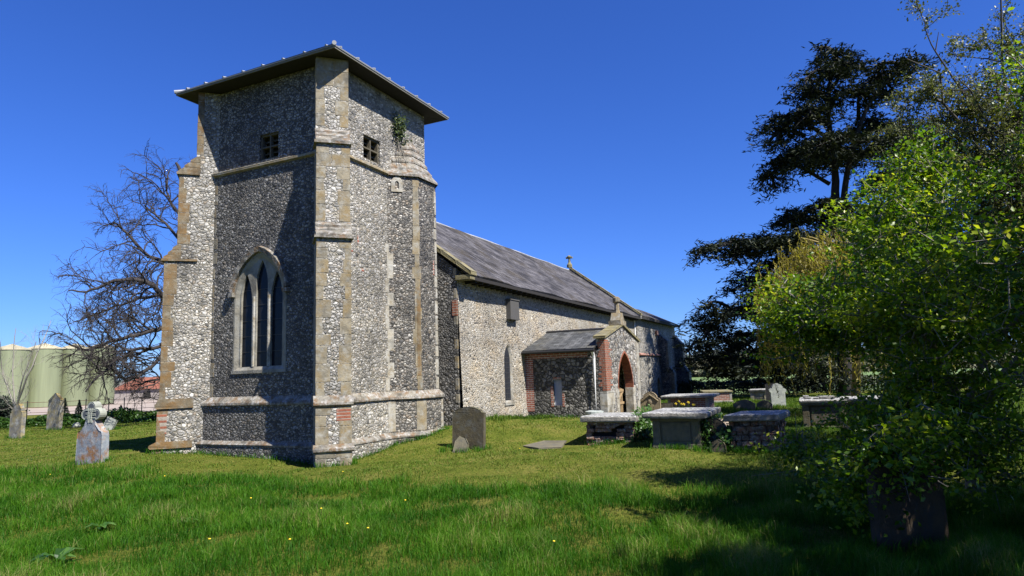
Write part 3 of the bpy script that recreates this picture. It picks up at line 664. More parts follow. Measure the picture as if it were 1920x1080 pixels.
# ------------------------------------------------------------------ chancel
CY, CX0, CX1, CRY, CRZ = -.95, 24.02, 34.0, 1.0, 5.92
mb = MB(); panel(mb, [(CX0, -.6), (CX1, -.6), (CX1, 4.85), (CX0, 4.85)], [arch(25.9, .22, .9, 2.2, .4, 6), arch(27.95, .32, -.2, 1.0, .42, 6)], lambda u, v, d: (u, CY+d-(.12 if v < 2.7 else 0), v), .35)
cg = [(CY, -.6), (CY, 4.85), (CRY, CRZ-.1), (2*CRY-CY, 4.85), (2*CRY-CY, -.6)]
for x in (CX0, CX1): mb.add([(x, y, z) for y, z in cg], [(0, 1, 2, 3, 4)])
cw = mb.build('chancel_wall', M['flint_chancel'], CH)
m = MB(); m.prism([(CY-.12, 2.7), (CY-.17, 2.72), (CY-.17, 2.78), (CY+.01, 2.9), (CY+.01, 2.7)], lambda u, v, d: (d, u, v), CX0, 28.9); m.build('wall_ledge', M['brick'], cw)
mb = MB(); a1, a2 = arch(25.9, .22, .9, 2.2, .4, 6), arch(25.9, .10, 1.0, 2.2, .25, 6)
ring(mb, a1, a2, lambda u, v: (u, CY-.14, v), lambda u, v: (u, CY+.1, v)); l2 = mb.build('chancel_lancet', M['ashlar_pale'], CH)
MB().add([(u, CY+.09, v) for u, v in a2], [tuple(range(len(a2)))]).build('leaded_glass', M['leaded'], l2)
mb = MB(); a1, a2 = arch(27.95, .32, -.2, 1.0, .42, 6), arch(27.95, .2, -.2, 1.0, .3, 6)
ring(mb, a1, a2, lambda u, v: (u, CY-.14, v), lambda u, v: (u, CY+.12, v)); l2 = mb.build('priest_door', M['ashlar_ochre'], CH)
MB().add([(u, CY+.11, v) for u, v in a2], [tuple(range(len(a2)))]).build('door_leaf', M['timber_dark'], l2)
def small_buttress(x0, x1, prof, mat='flint_turret'):
    m = MB(); m.prism(prof, lambda u, v, d: (d, u, v), x0, x1); b_ = m.build('chancel_buttress', M[mat], CH)
    q = MB(); zz = .3
    tops = max(p[1] for p in prof if p[0] < CY-.3)
    e = [p[0] for p in prof]
    for k in range(9):
        z0 = .3+k*.36
        yy = min(p[0] for p in prof) if z0 < 1.6 else sorted(set(e))[1]
        q.box((x0-.006, yy-.006, z0), (x0+.25, yy+random.uniform(.1, .22), z0+.33), random.random())
    q.build('quoins', M['ashlar'], b_, bevel=.005)
small_buttress(29.0, 29.6, [(CY+.2, -.5), (-1.80, -.5), (-1.80, 1.65), (-1.52, 2.1), (-1.52, 3.64), (-.9, 4.2), (CY+.2, 4.2)])
small_buttress(33.4, 34.2, [(CY+.2, -.5), (-1.86, -.5), (-1.86, 1.68), (-1.53, 2.12), (-1.53, 3.58), (-.95, 4.25), (CY+.2, 4.25)])
m = MB(); m.box((28.3, CY-.135, 4.0), (28.75, CY+.05, 4.3)); m.build('brick_patch', M['brick'], cw)
mb = MB(); slope_slab(mb, CX0-.1, CX1+.25, CY-.27, 4.86, CRY, CRZ, nseg=5); slope_slab(mb, CX0-.1, CX1+.25, 2*CRY-CY+.27, 4.86, CRY, CRZ, nseg=5)
cr = mb.build('chancel_roof', M['slate'], CH)
m = MB(); m.box((CX0, CY-.27, 4.77), (CX1+.2, CY, 4.82)); m.box((CX0, CY-.32, 4.74), (CX1+.22, CY-.27, 4.86)); m.build('eaves', M['timber_dark'], cr)

# ------------------------------------------------------------------ porch
PX0, PX1, PY0, PY1 = 9.17, 13.5, -3.82, -.85
PAX = (PX0+PX1)/2
NH = [(-2.215, .74), (-1.90, .74), (-1.90, 1.625), (-2.215, 1.625)]
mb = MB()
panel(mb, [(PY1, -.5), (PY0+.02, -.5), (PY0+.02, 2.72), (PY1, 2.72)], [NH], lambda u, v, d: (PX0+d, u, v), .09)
mb.build('porch_west_face', M['flint_porch_west_shaded'], CH); mb = MB()
mb.add([(PX1, PY1, -.5), (PX1, PY0+.02, -.5), (PX1, PY0+.02, 2.72), (PX1, PY1, 2.72)], [(0, 1, 2, 3)])
DH = arch(11.48, .98, -.4, 1.22, 1.34, 10)
panel(mb, [(PX0, -.5), (PX1, -.5), (PX1, 2.98), (PAX, 3.50), (PX0, 2.98)], [DH], lambda u, v, d: (u, PY0+d, v), .34)
mb.add([(PX0, PY0, 2.6), (PX0, PY0+.3, 2.6), (PX0, PY0+.3, 2.98), (PX0, PY0, 2.98)], [(0, 1, 2, 3)])
mb.add([(u, PY0+.3, v) for u, v in [(PX0, 2.5), (PX1, 2.5), (PX1, 2.98), (PAX, 3.5), (PX0, 2.98)]], [(0, 1, 2, 3, 4)])
pw = mb.build('porch_wall', M['flint_porch'], CH)
MB().add([(PX0+.088, u, v) for u, v in NH], [(0, 1, 2, 3)]).build('blocked_window', plain_mat('render_blue', (.42, .44, .50), .8, 6, .3), pw)
m = MB(); m.box((PX0-.006, -.86, .55), (PX0+.1, -1.16, 2.35)); m.box((PX0-.006, -.86, 2.36), (PX0+.1, -3.2, 2.60)); m.build('brick_border', M['brick'], pw)
m = MB(); m.box((PX0-.006, -1.895, .70), (PX0+.08, -1.80, 1.40)); m.box((PX0-.006, -2.22, .70), (PX0+.08, -2.31, 1.15)); m.box((PX0-.006, -1.9, 1.63), (PX0+.08, -2.2, 1.70)); m.build('niche_brick', M['brick'], pw)
m = MB(); rs = random.Random(4); zz = 1.2
while zz < 2.9:
    m.box((PX0-.008, PY0-.008, zz), (PX0+rs.uniform(.35, .75), PY0+rs.uniform(.12, .3), zz+.068), rs.random()); zz += .075
m.build('brick_quoins', M['brick_orange'], pw)
m = MB(); zz = .0
while zz < 1.15:
    h = rs.uniform(.3, .45); m.box((PX0-.008, PY0-.008, zz), (PX0+rs.uniform(.5, .9), PY0+.25, min(zz+h, 1.19)-.01), rs.random()); zz += h
zz = .0
while zz < 2.85:
    h = rs.uniform(.3, .45); m.box((PX1-rs.uniform(.3, .6), PY0-.008, zz), (PX1+.008, PY0+.25, zz+h-.01), rs.random()); zz += h
m.build('stone_quoins', M['ashlar_pale'], pw, bevel=.006)
mb = MB(); D0 = arch(11.48, .98, 1.2, 1.22, 1.34, 10); D1 = arch(11.48, 1.0, 1.2, 1.22, 1.365, 10); D2 = arch(11.48, .94, 1.2, 1.22, 1.29, 10)
for i in range(1, len(D0)-2):
    P = [D1[i], D1[i+1], D2[i+1], D2[i]]
    for k in range(2):
        t0, t1 = k/2, k/2+.46; L = lambda a, b, t: (a[0]+(b[0]-a[0])*t, a[1]+(b[1]-a[1])*t)
        Q = [L(P[0], P[1], t0), L(P[0], P[1], t1), L(P[3], P[2], t1), L(P[3], P[2], t0)]
        mb.prism(Q, lambda u, v, d: (u, d, v), PY0-.012, PY0+.30, random.random())
mb.build('brick_arch', plain_mat('brick_red', (.27, .085, .042), .85, 12, .6), pw)
for sx, xx in ((1, 12.38), (-1, 10.58)):
    m = MB(); zz = -.1
    while zz < 1.2: h = rs.uniform(.3, .4); m.box((xx, PY0-.01, zz), (xx+sx*rs.uniform(.25, .42), PY0+.3, min(zz+h, 1.25)-.01), rs.random()); zz += h
    m.build('door_jamb', M['ashlar_pale'], pw, bevel=.006)
m = MB()
for k in range(9): m.box((10.64+k*.19, -3.44, .1), (10.64+k*.19+.07, -3.40, 1.2+.06*math.sin(k*math.pi/8)), random.random())
for zz in (.18, .62, 1.08): m.box((10.62, -3.46, zz), (12.36, -3.38, zz+.09))
m.obox((10.64, -3.45, .2), (1.7/1.9, 0, .85/1.9), (0, 1, 0), (-.85/1.9, 0, 1.7/1.9), (0, 0, 0), (1.9, .03, .08)); m.build('porch_gate', M['oak_pale'], CH, bevel=.005)
m = MB(); m.box((10.45, PY1+.02, -.2), (12.6, PY1-.03, 2.4)); m.build('inner_door', M['timber_dark'], CH)
def slope_x(mb, xa, za, xb, zb, y0, y1, th=.06):
    nr_ = np.array([-(zb-za), 0, (xb-xa)]); nr_ = nr_/np.linalg.norm(nr_)*th*np.sign(xb-xa)
    P = [(xa, y0, za), (xb, y0, zb), (xb, y1, zb), (xa, y1, za)]; mb.add(P+[tuple(np.array(p)+nr_) for p in P], [(0, 1, 2, 3), (4, 7, 6, 5), (0, 4, 5, 1), (1, 5, 6, 2), (2, 6, 7, 3), (3, 7, 4, 0)])
mb = MB(); slope_x(mb, PX0-.24, 2.60, 11.15, 3.33, PY0+.31, PY1); slope_x(mb, PX1+.2, 2.60, 11.15, 3.33, PY0+.31, PY1)
pr = mb.build('porch_roof', M['slate_porch'], CH)
m = MB(); m.tube([(11.15, PY0+.3, 3.40), (11.15, PY1, 3.40)], .06, 8); m.build('ridge_roll', M['iron'], pr)
m = MB(); m.tube([(PX0-.28, PY0+.28, 2.565), (PX0-.28, PY1-.02, 2.585)], .055, 10); m.build('gutter', M['iron'], pr)
m = MB(); m.tube([(PX0-.26, -3.45, 2.56), (PX0-.12, -3.45, 2.42), (PX0-.08, -3.45, 2.3), (PX0-.08, -3.45, .55)], .05, 10); m.build('downpipe', M['pipe'], CH)
m = MB(); m.lathe((PX0-.30, -3.45, .12), [(.27, 0), (.27, .34), (.31, .36), (.31, .43), (.2, .46), (.2, .42)], 16); m.build('drain_drum', plain_mat('drum_grey', (.34, .37, .35), .7, 8, .4), CH)
m = MB()
for sx, xe in ((1, PX0-.10), (-1, PX1+.10)):
    n_ = 5; xs_, zs_ = xe, 2.96; x2_, z2_ = PAX, 3.52
    for i in range(n_):
        a, b = i/n_, (i+1)/n_-.005
        P = [(xs_+(x2_-xs_)*a, zs_+(z2_-zs_)*a), (xs_+(x2_-xs_)*b, zs_+(z2_-zs_)*b)]
        m.prism([P[0], P[1], (P[1][0], P[1][1]+.08), (P[0][0], P[0][1]+.08)], lambda u, v, d: (u, d, v), PY0-.06, PY0+.36, random.random())
m.build('porch_coping', M['coping'], pr, bevel=.008)
m = MB(); c_ = (PAX, PY0+.15, 3.52)
m.box((PAX-.38, PY0-.07, 3.52), (PAX+.38, PY0+.37, 3.68)); m.prism([(-.34, 3.68), (.34, 3.68), (.16, 3.98), (-.16, 3.98)], lambda u, v, d: (PAX+u, PY0+.15+d, v), -.17, .17)
m.lathe((PAX, PY0+.15, 3.95), [(.13, 0), (.10, .12), (.09, .36), (.10, .40), (.15, .44), (.14, .58), (.06, .63)], 8); m.build('porch_finial', M['ashlar'], pr, rough=.008)

# ------------------------------------------------------------------ graves
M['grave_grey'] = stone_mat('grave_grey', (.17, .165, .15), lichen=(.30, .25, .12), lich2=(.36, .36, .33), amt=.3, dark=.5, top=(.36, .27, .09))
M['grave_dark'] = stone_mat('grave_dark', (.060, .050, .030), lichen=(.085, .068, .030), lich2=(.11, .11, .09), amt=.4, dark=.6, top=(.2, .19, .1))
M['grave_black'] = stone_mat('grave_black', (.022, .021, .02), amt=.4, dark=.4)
M['grave_blue'] = stone_mat('grave_blue', (.22, .25, .29), lichen=(.27, .12, .03), lich2=(.40, .40, .39), amt=.05, dark=.25, scale=1.2)
M['grave_brown'] = stone_mat('grave_brown', (.20, .16, .10), lichen=(.24, .19, .1), amt=.5, dark=.5)
M['grave_pale'] = stone_mat('grave_pale', (.30, .32, .29), lichen=(.34, .36, .30), amt=.3, dark=.3)
M['grave_shade'] = stone_mat('grave_shade', (.040, .024, .010), lichen=(.075, .045, .014), lich2=(.03, .03, .028), amt=.5, dark=.6)  # brown stone darkened further, the shade under the bush put into its colour
M['tomb_stone'] = stone_mat('tomb_stone', (.13, .12, .085), lichen=(.15, .13, .075), lich2=(.09, .085, .07), amt=.4, dark=.45)
M['slab_pale'] = stone_mat('slab_pale', (.20, .19, .17), lichen=(.33, .31, .26), lich2=(.13, .125, .11), amt=.4, dark=.55, scale=1.3, bump=.7, top=(.60, .60, .585))
M['tomb_brick'] = brick_mat('tomb_brick', (.30, .12, .07), (.22, .085, .06), (.40, .36, .31), bump=1.0, dark=.6)
M['rubble'] = stone_mat('rubble', (.20, .15, .11), lichen=(.30, .13, .08), lich2=(.40, .37, .33), amt=.4, dark=.6, scale=2, bump=1.0, ttint=.8)
M['carving'] = plain_mat('carving_dark', (.07, .08, .095), .9, 10, .4)
def headstone(name, label, loc, prof, th, mat, rz=0, tilt=(0, 0), group=None, cat='headstone', bevel=.012):
    m = MB(); m.prism(prof, lambda u, v, d: (d, u, v), -th/2, th/2)
    o = m.build(name, mat, None, bevel=bevel, rough=.0015)
    o.location = loc; o.rotation_euler = (tilt[0], tilt[1], rz); tag(o, label, cat, group); return o
def arc(c, r, a0, a1, n): return [(c[0]+r*math.cos(math.radians(a0+(a1-a0)*i/n)), c[1]+r*math.sin(math.radians(a0+(a1-a0)*i/n))) for i in range(n+1)]
def base_at(px, py, z=None):      # where the sight line through a photo point meets the ground
    d = FW+RT*(px-960)/FPX-UP*(py-540)/FPX; t = 5.0
    for _ in range(4000):
        p = CAM+d*t
        if p[2] <= G(p[0], p[1]): break
        t += .02
    return np.array([p[0], p[1], G(p[0], p[1])])
GRP = 'headstones in the churchyard'
# cross-headed stone
p = base_at(172, 869)
w2 = .40; P = [(-w2, -.3), (-w2+.02, .66)]+arc((-w2+.09, .70), .06, 180, 80, 4)+[(-.26, .80), (-.17, .90), (-.13, 1.0)]
P = P+[(.13, 1.0), (.17, .90), (.26, .80)]+arc((w2-.09, .70), .06, 100, 0, 4)+[(w2-.02, .66), (w2, -.3)]
gx = thing('cross_headstone', 'pale blue grey headstone with a cloverleaf cross head and orange lichen, left of the tower', 'headstone', tuple(p), math.radians(8), GRP)
m = MB(); m.prism(P, lambda u, v, d: (d, u, v), -.09, .09); m.build('slab', M['grave_blue'], gx, bevel=.012, world=False)
m = MB()
lob = [(0, 1.30), (-.155, 1.15), (.155, 1.15), (0, 1.01)]
q = []
for (cx, cz), (a0, a1) in zip([(.165, 1.15), (0, 1.315), (-.165, 1.15), (0, .985)], [(-100, 100), (-10, 190), (80, 280), (170, 370)]):
    q += arc((cx, cz), .125, a0, a1, 9)
m.prism(q, lambda u, v, d: (d, u, v), -.085, .085); hd = m.build('cross_head', M['grave_pale'], gx, bevel=.01, world=False)
m = MB()
for cx, cz in [(.165, 1.15), (0, 1.315), (-.165, 1.15), (0, .985)]: m.prism(arc((cx, cz), .085, 0, 330, 11), lambda u, v, d: (d, u, v), -.088, -.080)
m.prism([(-.1, 1.05), (.1, 1.05), (.1, 1.25), (-.1, 1.25)], lambda u, v, d: (d, u, v), -.0875, -.08)
m.build('recess', M['carving'], hd, world=False)
m = MB()
for k in range(-2, 3):
    m.tube([(-.092, -.15, 1.15+k*.045+.02*(k % 2)), (-.097, 0, 1.15+k*.045), (-.092, .15, 1.15+k*.045-.02*(k % 2))], .011, 5)
for k in (-.06, 0, .06): m.tube([(-.094, k, .95), (-.099, k*.8+.02, 1.12), (-.094, k, 1.29)], .012, 5)
m.tube([(-.094, -.055, .94), (-.094, .0, 1.04)], .012, 5); m.tube([(-.094, .055, .94), (-.094, .0, 1.04)], .012, 5)
m.build('carving', M['grave_pale'], hd, world=False)
p = base_at(101, 806); headstone('headstone', 'tall grey headstone with a pointed top before the green silos', tuple(p), [(-.42, -.3), (-.42, 1.38), (0, 1.70), (.42, 1.38), (.42, -.3)], .16, M['grave_grey'], math.radians(4), (.0, .03), GRP)
p = base_at(31, 822); headstone('headstone', 'leaning rounded headstone with orange lichen below the bare young tree', tuple(p), [(-.33, -.3), (-.33, 1.02)]+arc((-.16, 1.1), .12, 200, 110, 3)+arc((0, 1.18), .2, 150, 30, 6)+arc((.16, 1.1), .12, 70, -20, 3)+[(.33, 1.02), (.33, -.3)], .15, M['grave_grey'], math.radians(6), (-.06, .05), GRP)
p = base_at(879, 841); headstone('headstone', 'dark mossy headstone with a shallow curved top near the stair turret', tuple(p), [(-.42, -.3), (-.42, .86), (-.36, .87)]+arc((0, .30), .70, 118, 62, 8)+[(.36, .87), (.42, .86), (.42, -.3)], .13, M['grave_dark'], math.radians(3), (.02, .04), GRP)
p = base_at(873, 842)-np.array([.25, 0, 0]); headstone('footstone', 'small broken footstone leaning against the dark mossy headstone', tuple(p), [(-.17, -.2), (-.17, .18), (-.08, .30), (.06, .32), (.15, .2), (.17, -.2)], .10, M['tomb_stone'], math.radians(12), (.08, .38), None, 'footstone')
p = base_at(1221, 778); headstone('headstone', 'brown headstone with a scrolled top and carved face beside the porch door', tuple(p), [(-.36, -.3), (-.36, .55), (-.31, .60), (-.25, .62)]+arc((0, .56), .27, 150, 30, 8)+[(.25, .62), (.31, .60), (.36, .55), (.36, -.3)], .12, M['grave_brown'], 0, (0, .03), GRP)
gb = COL.objects[-1]
m = MB(); m.tube([(-.075, -.3, .5), (-.085, -.15, .62), (-.085, 0, .72), (-.085, .15, .62), (-.075, .3, .5)], .03, 6); m.blob((-.07, 0, .48), (.04, .09, .1)); m.build('carving', M['grave_brown'], gb, world=False)
p = base_at(1247, 776); headstone('headstone', 'low dark slate headstone with a flat top in front of the brick tomb', tuple(p), [(-.28, -.3), (-.28, .40), (.28, .40), (.28, -.3)], .09, M['grave_dark'], 0, (0, .02), GRP)
p = base_at(1460, 762); headstone('headstone', 'pale upright headstone with a round shouldered top before the hedge', tuple(p), [(-.30, -.3), (-.30, .58), (-.36, .64), (-.36, .70), (-.29, .76)]+arc((0, .72), .25, 165, 15, 10)+[(.29, .76), (.36, .70), (.36, .64), (.30, .58), (.30, -.3)], .13, M['grave_pale'], math.radians(24), (0, 0), GRP)
p = base_at(1446, 757)+np.array([.8, .0, 0]); p[2] = G(p[0], p[1]); headstone('headstone', 'blackened headstone standing right behind the pale round shouldered one', tuple(p), [(-.27, -.3), (-.27, .88), (-.2, .93), (.2, .93), (.27, .88), (.27, -.3)], .10, M['grave_black'], 0, (0, 0), GRP)
p = base_at(1396, 769); headstone('headstone', 'low broad headstone with a worn curved top behind the mossy tomb', tuple(p), [(-.42, -.3), (-.42, .26)]+arc((0, -.15), .56, 128, 52, 8)+[(.42, .26), (.42, -.3)], .13, M['tomb_stone'], 0, (0, .02), GRP)
p = base_at(1434, 767); headstone('headstone', 'small rounded headstone in front of the pale upright one', tuple(p), [(-.30, -.3), (-.30, .20)]+arc((0, -.05), .40, 132, 48, 8)+[(.30, .20), (.30, -.3)], .12, M['tomb_stone'], 0, (0, -.03), GRP)
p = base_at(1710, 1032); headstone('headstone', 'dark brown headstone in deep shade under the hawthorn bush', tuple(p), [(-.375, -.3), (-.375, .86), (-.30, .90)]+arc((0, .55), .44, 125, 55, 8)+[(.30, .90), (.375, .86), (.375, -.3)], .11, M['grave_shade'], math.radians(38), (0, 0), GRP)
p = base_at(1347, 847); headstone('footstone', 'small dark round topped footstone between two chest tombs', tuple(p), [(-.16, -.2), (-.16, .10)]+arc((0, .09), .16, 170, 10, 8)+[(.16, .10), (.16, -.2)], .09, M['grave_dark'], 0, (0, .05), None, 'footstone')
p = base_at(1340, 846)+np.array([.6, .1, 0]); p[2] = G(p[0], p[1]); headstone('headstone', 'dark leaning headstone between the panelled tomb and the broken tomb', tuple(p), [(-.26, -.3), (-.26, .46)]+arc((0, .32), .29, 150, 30, 6)+[(.26, .46), (.26, -.3)], .10, M['grave_dark'], math.radians(8), (.05, .12), GRP)
p = base_at(200, 806); headstone('kerb_stone', 'fallen pale kerb stone leaning behind the cross headstone', tuple(p), [(-.25, -.2), (-.25, .5), (.2, .55), (.25, -.2)], .12, M['grave_pale'], math.radians(25), (.3, .25), None, 'kerb stone')
p = base_at(207, 793); headstone('kerb_stone', 'short brown stump of stone in the grass near the tower', tuple(p), [(-.22, -.2), (-.2, .28), (0, .36), (.2, .26), (.22, -.2)], .2, M['grave_brown'], math.radians(30), (.1, 0), None, 'kerb stone')
m = MB(); m.blob((0, 0, .06), (.19, .16, .16), 9, 6, .16); o = m.build('boulder', M['grave_pale']); o.location = tuple(base_at(143, 801)); tag(o, 'single pale boulder on the grass by the ivy bank', 'boulder')
# ledger stone
pl = [base_at(*q)[:2] for q in ((981, 838), (1020, 829), (1062, 829), (1052, 841), (1010, 843))]
m = MB(); zc = np.mean([G(*q) for q in pl])
m.prism([tuple(q) for q in pl], lambda u, v, d: (u, v, G(u, v)+d), -.1, .03); o = m.build('ledger_stone', M['tomb_stone'], bevel=.01); tag(o, 'flat weathered ledger stone sunk in the lawn below the porch', 'ledger stone')
# chest tombs: axis east-west, west end towards the viewpoint
def tomb(px, py, w, h, L, th, label, chest, kind, ov=.16, rz=0, tilt=(0, 0), slabmat='slab_pale'):
    b = base_at(px, py); r = thing('chest_tomb', label, 'tomb', (b[0]+L/2*math.cos(rz), b[1]+L/2*math.sin(rz), b[2]), rz, 'chest tombs south of the church', tilt)
    m = MB()
    if kind == 'panel':
        m.box((-L/2+.03, -w/2+.03, -.3), (L/2-.03, w/2-.03, h)); c = m.build('chest', chest, r, bevel=.01, world=False)
        for sx in (-1, 1):
            for sy in (-1, 1): m = MB(); m.box((sx*(L/2-.15), sy*(w/2-.16), -.2), (sx*(L/2+.012), sy*(w/2+.012), h-.04)); m.build('pilaster', chest, c, bevel=.012, world=False)
        m = MB(); m.box((-L/2-.03, -w/2-.03, -.25), (L/2+.03, w/2+.03, .10)); m.build('plinth', chest, c, bevel=.015, world=False)
        m = MB(); m.box((-L/2+.012, -w/2+.20, .16), (-L/2+.04, w/2-.20, h-.10)); m.build('end_panel', chest, c, bevel=.012, world=False)
        m = MB(); m.box((-L/2-.05, -w/2-.05, h-.06), (L/2+.05, w/2+.05, h)); m.build('cornice', chest, c, bevel=.02, world=False)
    elif kind == 'brick':
        m.box((-L/2, -w/2, -.3), (L/2, w/2, h)); c = m.build('chest', M['tomb_brick'], r, world=False, rough=.006)
        m = MB(); m.box((-L/2-.06, -w/2-.06, -.2), (L/2+.06, w/2+.06, .12)); m.build('plinth', chest, c, bevel=.03, world=False)
        for sx in (-1, 1):
            for sy in (-1, 1): m = MB(); m.box((sx*(L/2-.12), sy*(w/2-.10), .1), (sx*(L/2+.01), sy*(w/2+.01), h-.01)); m.build('corner_pier', chest, c, bevel=.01, world=False)
    else:                                           # ruined: irregular courses with gaps and missing stones
        rs = random.Random(int(px)); m.box((-L/2+.14, -w/2+.12, -.3), (L/2-.1, w/2-.12, h)); c = m.build('chest_core', M['dark'] if kind == 'ruin' else chest, r, world=False)
        m = MB(); z = -.1
        while z < h-.04:
            hh = rs.uniform(.07, .13)
            for side in range(3):
                u = -w/2 if side == 0 else -L/2+.12
                end = w/2 if side == 0 else L/2
                while u < end-.05:
                    ww = rs.uniform(.12, .26)
                    if rs.random() > (.30 if (z > .2 and side == 0) else .08):
                        o_ = rs.uniform(-.05, .015); zz = min(z+hh-.012, h)
                        if side == 0: m.box((-L/2-o_, u, z), (-L/2+.2, min(u+ww-.012, w/2), zz), rs.random())
                        else:
                            s_ = -1 if side == 1 else 1
                            m.box((u, s_*(w/2+o_), z), (min(u+ww-.012, L/2), s_*(w/2-.15), zz), rs.random())
                    u += ww
            z += hh
        if kind == 'ruin': m.obox((-L/2-.02, -.3, h-.06), (0, .94, -.33), (1, 0, 0), (0, .33, .94), (-.22, -.02, 0), (.25, .08, .05), .7)
        m.build('masonry', M['rubble'], c, bevel=.012, rough=.006, world=False)
    m = MB(); nx, ny = 10, 8
    X0, Y0 = L/2+ov, w/2+ov
    m.box((-X0, -Y0, h), (X0, Y0, h+th))
    m.build('slab', M[slabmat], r, bevel=th*.33, rough=.004, world=False)
    return r
t1 = tomb(1143, 833, 1.16, .50, 1.9, .15, 'ruined rubble chest tomb with a pale lichen slab, nearest the porch', M['tomb_stone'], 'ruin', .12, math.radians(4), (.01, .02))
t2 = tomb(1270, 841, 1.02, .66, 1.9, .12, 'stone chest tomb with a panelled end and thick rounded white edged slab', M['tomb_stone'], 'panel', .20, math.radians(1))
t3 = tomb(1415, 848, .90, .62, 1.75, .14, 'dark brick chest tomb with a broken corner and mossy slab', M['rubble'], 'broken', .11, math.radians(-3), (-.02, .015))
t4 = tomb(1291, 776, 1.5, .60, 2.0, .09, 'red brick chest tomb with a thin white slab behind the daffodils', M['ashlar_pale'], 'brick', .24, math.radians(3))
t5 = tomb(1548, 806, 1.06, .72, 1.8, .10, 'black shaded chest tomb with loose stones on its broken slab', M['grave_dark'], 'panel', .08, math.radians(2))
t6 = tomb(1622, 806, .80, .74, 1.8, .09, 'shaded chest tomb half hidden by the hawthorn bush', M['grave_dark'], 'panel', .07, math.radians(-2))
t7 = tomb(1347, 756, 1.3, .52, 2.0, .08, 'low chest tomb with a white end pier in front of the hedge', M['ashlar_pale'], 'brick', .06, math.radians(14), slabmat='coping')
t8 = tomb(1424, 753, .80, .52, 1.8, .08, 'grey chest tomb of banded stones before the hedge', M['grave_grey'], 'panel', .08, 0)
m = MB(); rs = random.Random(3)
for k in range(5): m.obox((rs.uniform(-.85, .3), rs.uniform(-.35, .45), .82), (1, rs.uniform(-.3, .3), 0), (rs.uniform(-.3, .3), 1, 0), (0, 0, 1), (0, 0, 0), (rs.uniform(.15, .35), rs.uniform(.15, .3), rs.uniform(.04, .09)), rs.random())
m.build('broken_pieces', M['slab_pale'], t5, bevel=.012, world=False)

# ------------------------------------------------------------------ leaves and trees
def leaf_cloud(name, P, Nn, size, mat, parent=None, asp=.55, rnd=None, world=True, fold=.25, droop=None):
    """one small diamond leaf, folded along its midrib, at every point"""
    P = np.asarray(P, float); n = len(P); size = np.broadcast_to(np.asarray(size, float), (n,))
    Nn = Nn/(np.linalg.norm(Nn, axis=1)[:, None]+1e-9)
    r = rng.normal(size=(n, 3)) if droop is None else droop+rng.normal(size=(n, 3))*.25
    a = r-(r*Nn).sum(1)[:, None]*Nn; a /= np.linalg.norm(a, axis=1)[:, None]+1e-9; b = np.cross(Nn, a)
    s = size[:, None]
    V = np.stack([P-a*s*.5, P+b*s*asp*.5+Nn*s*fold*.3-a*s*.05, P+a*s*.5, P-b*s*asp*.5+Nn*s*fold*.3-a*s*.05], 1)
    idx = np.arange(n)[:, None]*4
    L = np.concatenate([idx+np.array([[0, 1, 2]]), idx+np.array([[0, 2, 3]])], 1)
    rn = rng.random(n) if rnd is None else rnd
    return raw_mesh(name, V, L, np.full(2*n, 3), mat, np.repeat(rn, 2), parent, world=world)
def rdir(n): v = rng.normal(size=(n, 3)); return v/np.linalg.norm(v, axis=1)[:, None]
def norm(v): v = np.asarray(v, float); return v/(np.linalg.norm(v)+1e-9)
class Tree:
    def __init__(s, seed): s.mb = MB(); s.rs = random.Random(seed); s.np = np.random.default_rng(seed); s.tips = []
    def limb(s, pts, r0, r1, n=6, sub=4, wob=.05):
        pts = np.array(pts, float); t = np.linspace(0, len(pts)-1, (len(pts)-1)*sub+1); Q = []
        for u in t:                                   # Catmull-Rom
            i = min(int(u), len(pts)-2); f = u-i
            p0, p1, p2, p3 = pts[max(i-1, 0)], pts[i], pts[i+1], pts[min(i+2, len(pts)-1)]
            Q.append(.5*((2*p1)+(-p0+p2)*f+(2*p0-5*p1+4*p2-p3)*f*f+(-p0+3*p1-3*p2+p3)*f**3))
        Q = np.array(Q); L = np.linalg.norm(Q[-1]-Q[0]); Q[1:-1] += s.np.normal(size=Q[1:-1].shape)*wob*L/len(Q)
        s.mb.tube(Q, np.linspace(r0, r1, len(Q)), n, cap=False); return Q
    def grow(s, p, d, L, r, lev, maxlev, spread=.7, up=.1, droop=0, kids=(3, 5), shrink=.62, seg=5, wob=.22, keep=False):
        p = np.array(p, float); d = norm(d); pts = [p]
        for i in range(seg):
            d = norm(d+s.np.normal(size=3)*wob+np.array([0, 0, up-droop*(lev/maxlev)])*.35)
            pts.append(pts[-1]+d*L/seg)
        rr = np.linspace(r, r*.45, seg+1)
        s.mb.tube(np.array(pts), rr, 6 if lev < 2 else (4 if lev < 4 else 3), cap=False)
        if lev >= maxlev-1: s.tips.append(np.array(pts))
        if lev >= maxlev: return
        k = s.rs.randint(*kids)
        for j in range(k):
            f = s.rs.uniform(.3, 1.0) if j else 1.0
            i = min(int(f*seg), seg-1); q = pts[i]+(pts[i+1]-pts[i])*(f*seg-i)
            dd = norm(pts[i+1]-pts[i]); side = norm(np.cross(dd, s.np.normal(size=3)))
            nd = norm(dd*(1-.25*spread)+side*spread*s.rs.uniform(.6, 1.2)) if j else norm(dd+side*.25)
            s.grow(q, nd, L*shrink*s.rs.uniform(.75, 1.2), max(r*(.7 if j == 0 else .55), .0035), lev+1, maxlev, spread, up, droop, kids, shrink, seg, wob)
    def along(s, Q, n, L, r, lev, maxlev, f0=.2, **kw):   # side branches along a limb
        for k in range(n):
            f = f0+(.9-f0)*(k+s.rs.random())/n; i = min(int(f*(len(Q)-1)), len(Q)-2)
            dd = norm(Q[i+1]-Q[i]); side = norm(np.cross(dd, s.np.normal(size=3)))
            s.grow(Q[i], norm(dd*.6+side*.8), L*(1.15-.75*f)*s.rs.uniform(.7, 1.2), r*(1.1-.6*f), lev, maxlev, **kw)
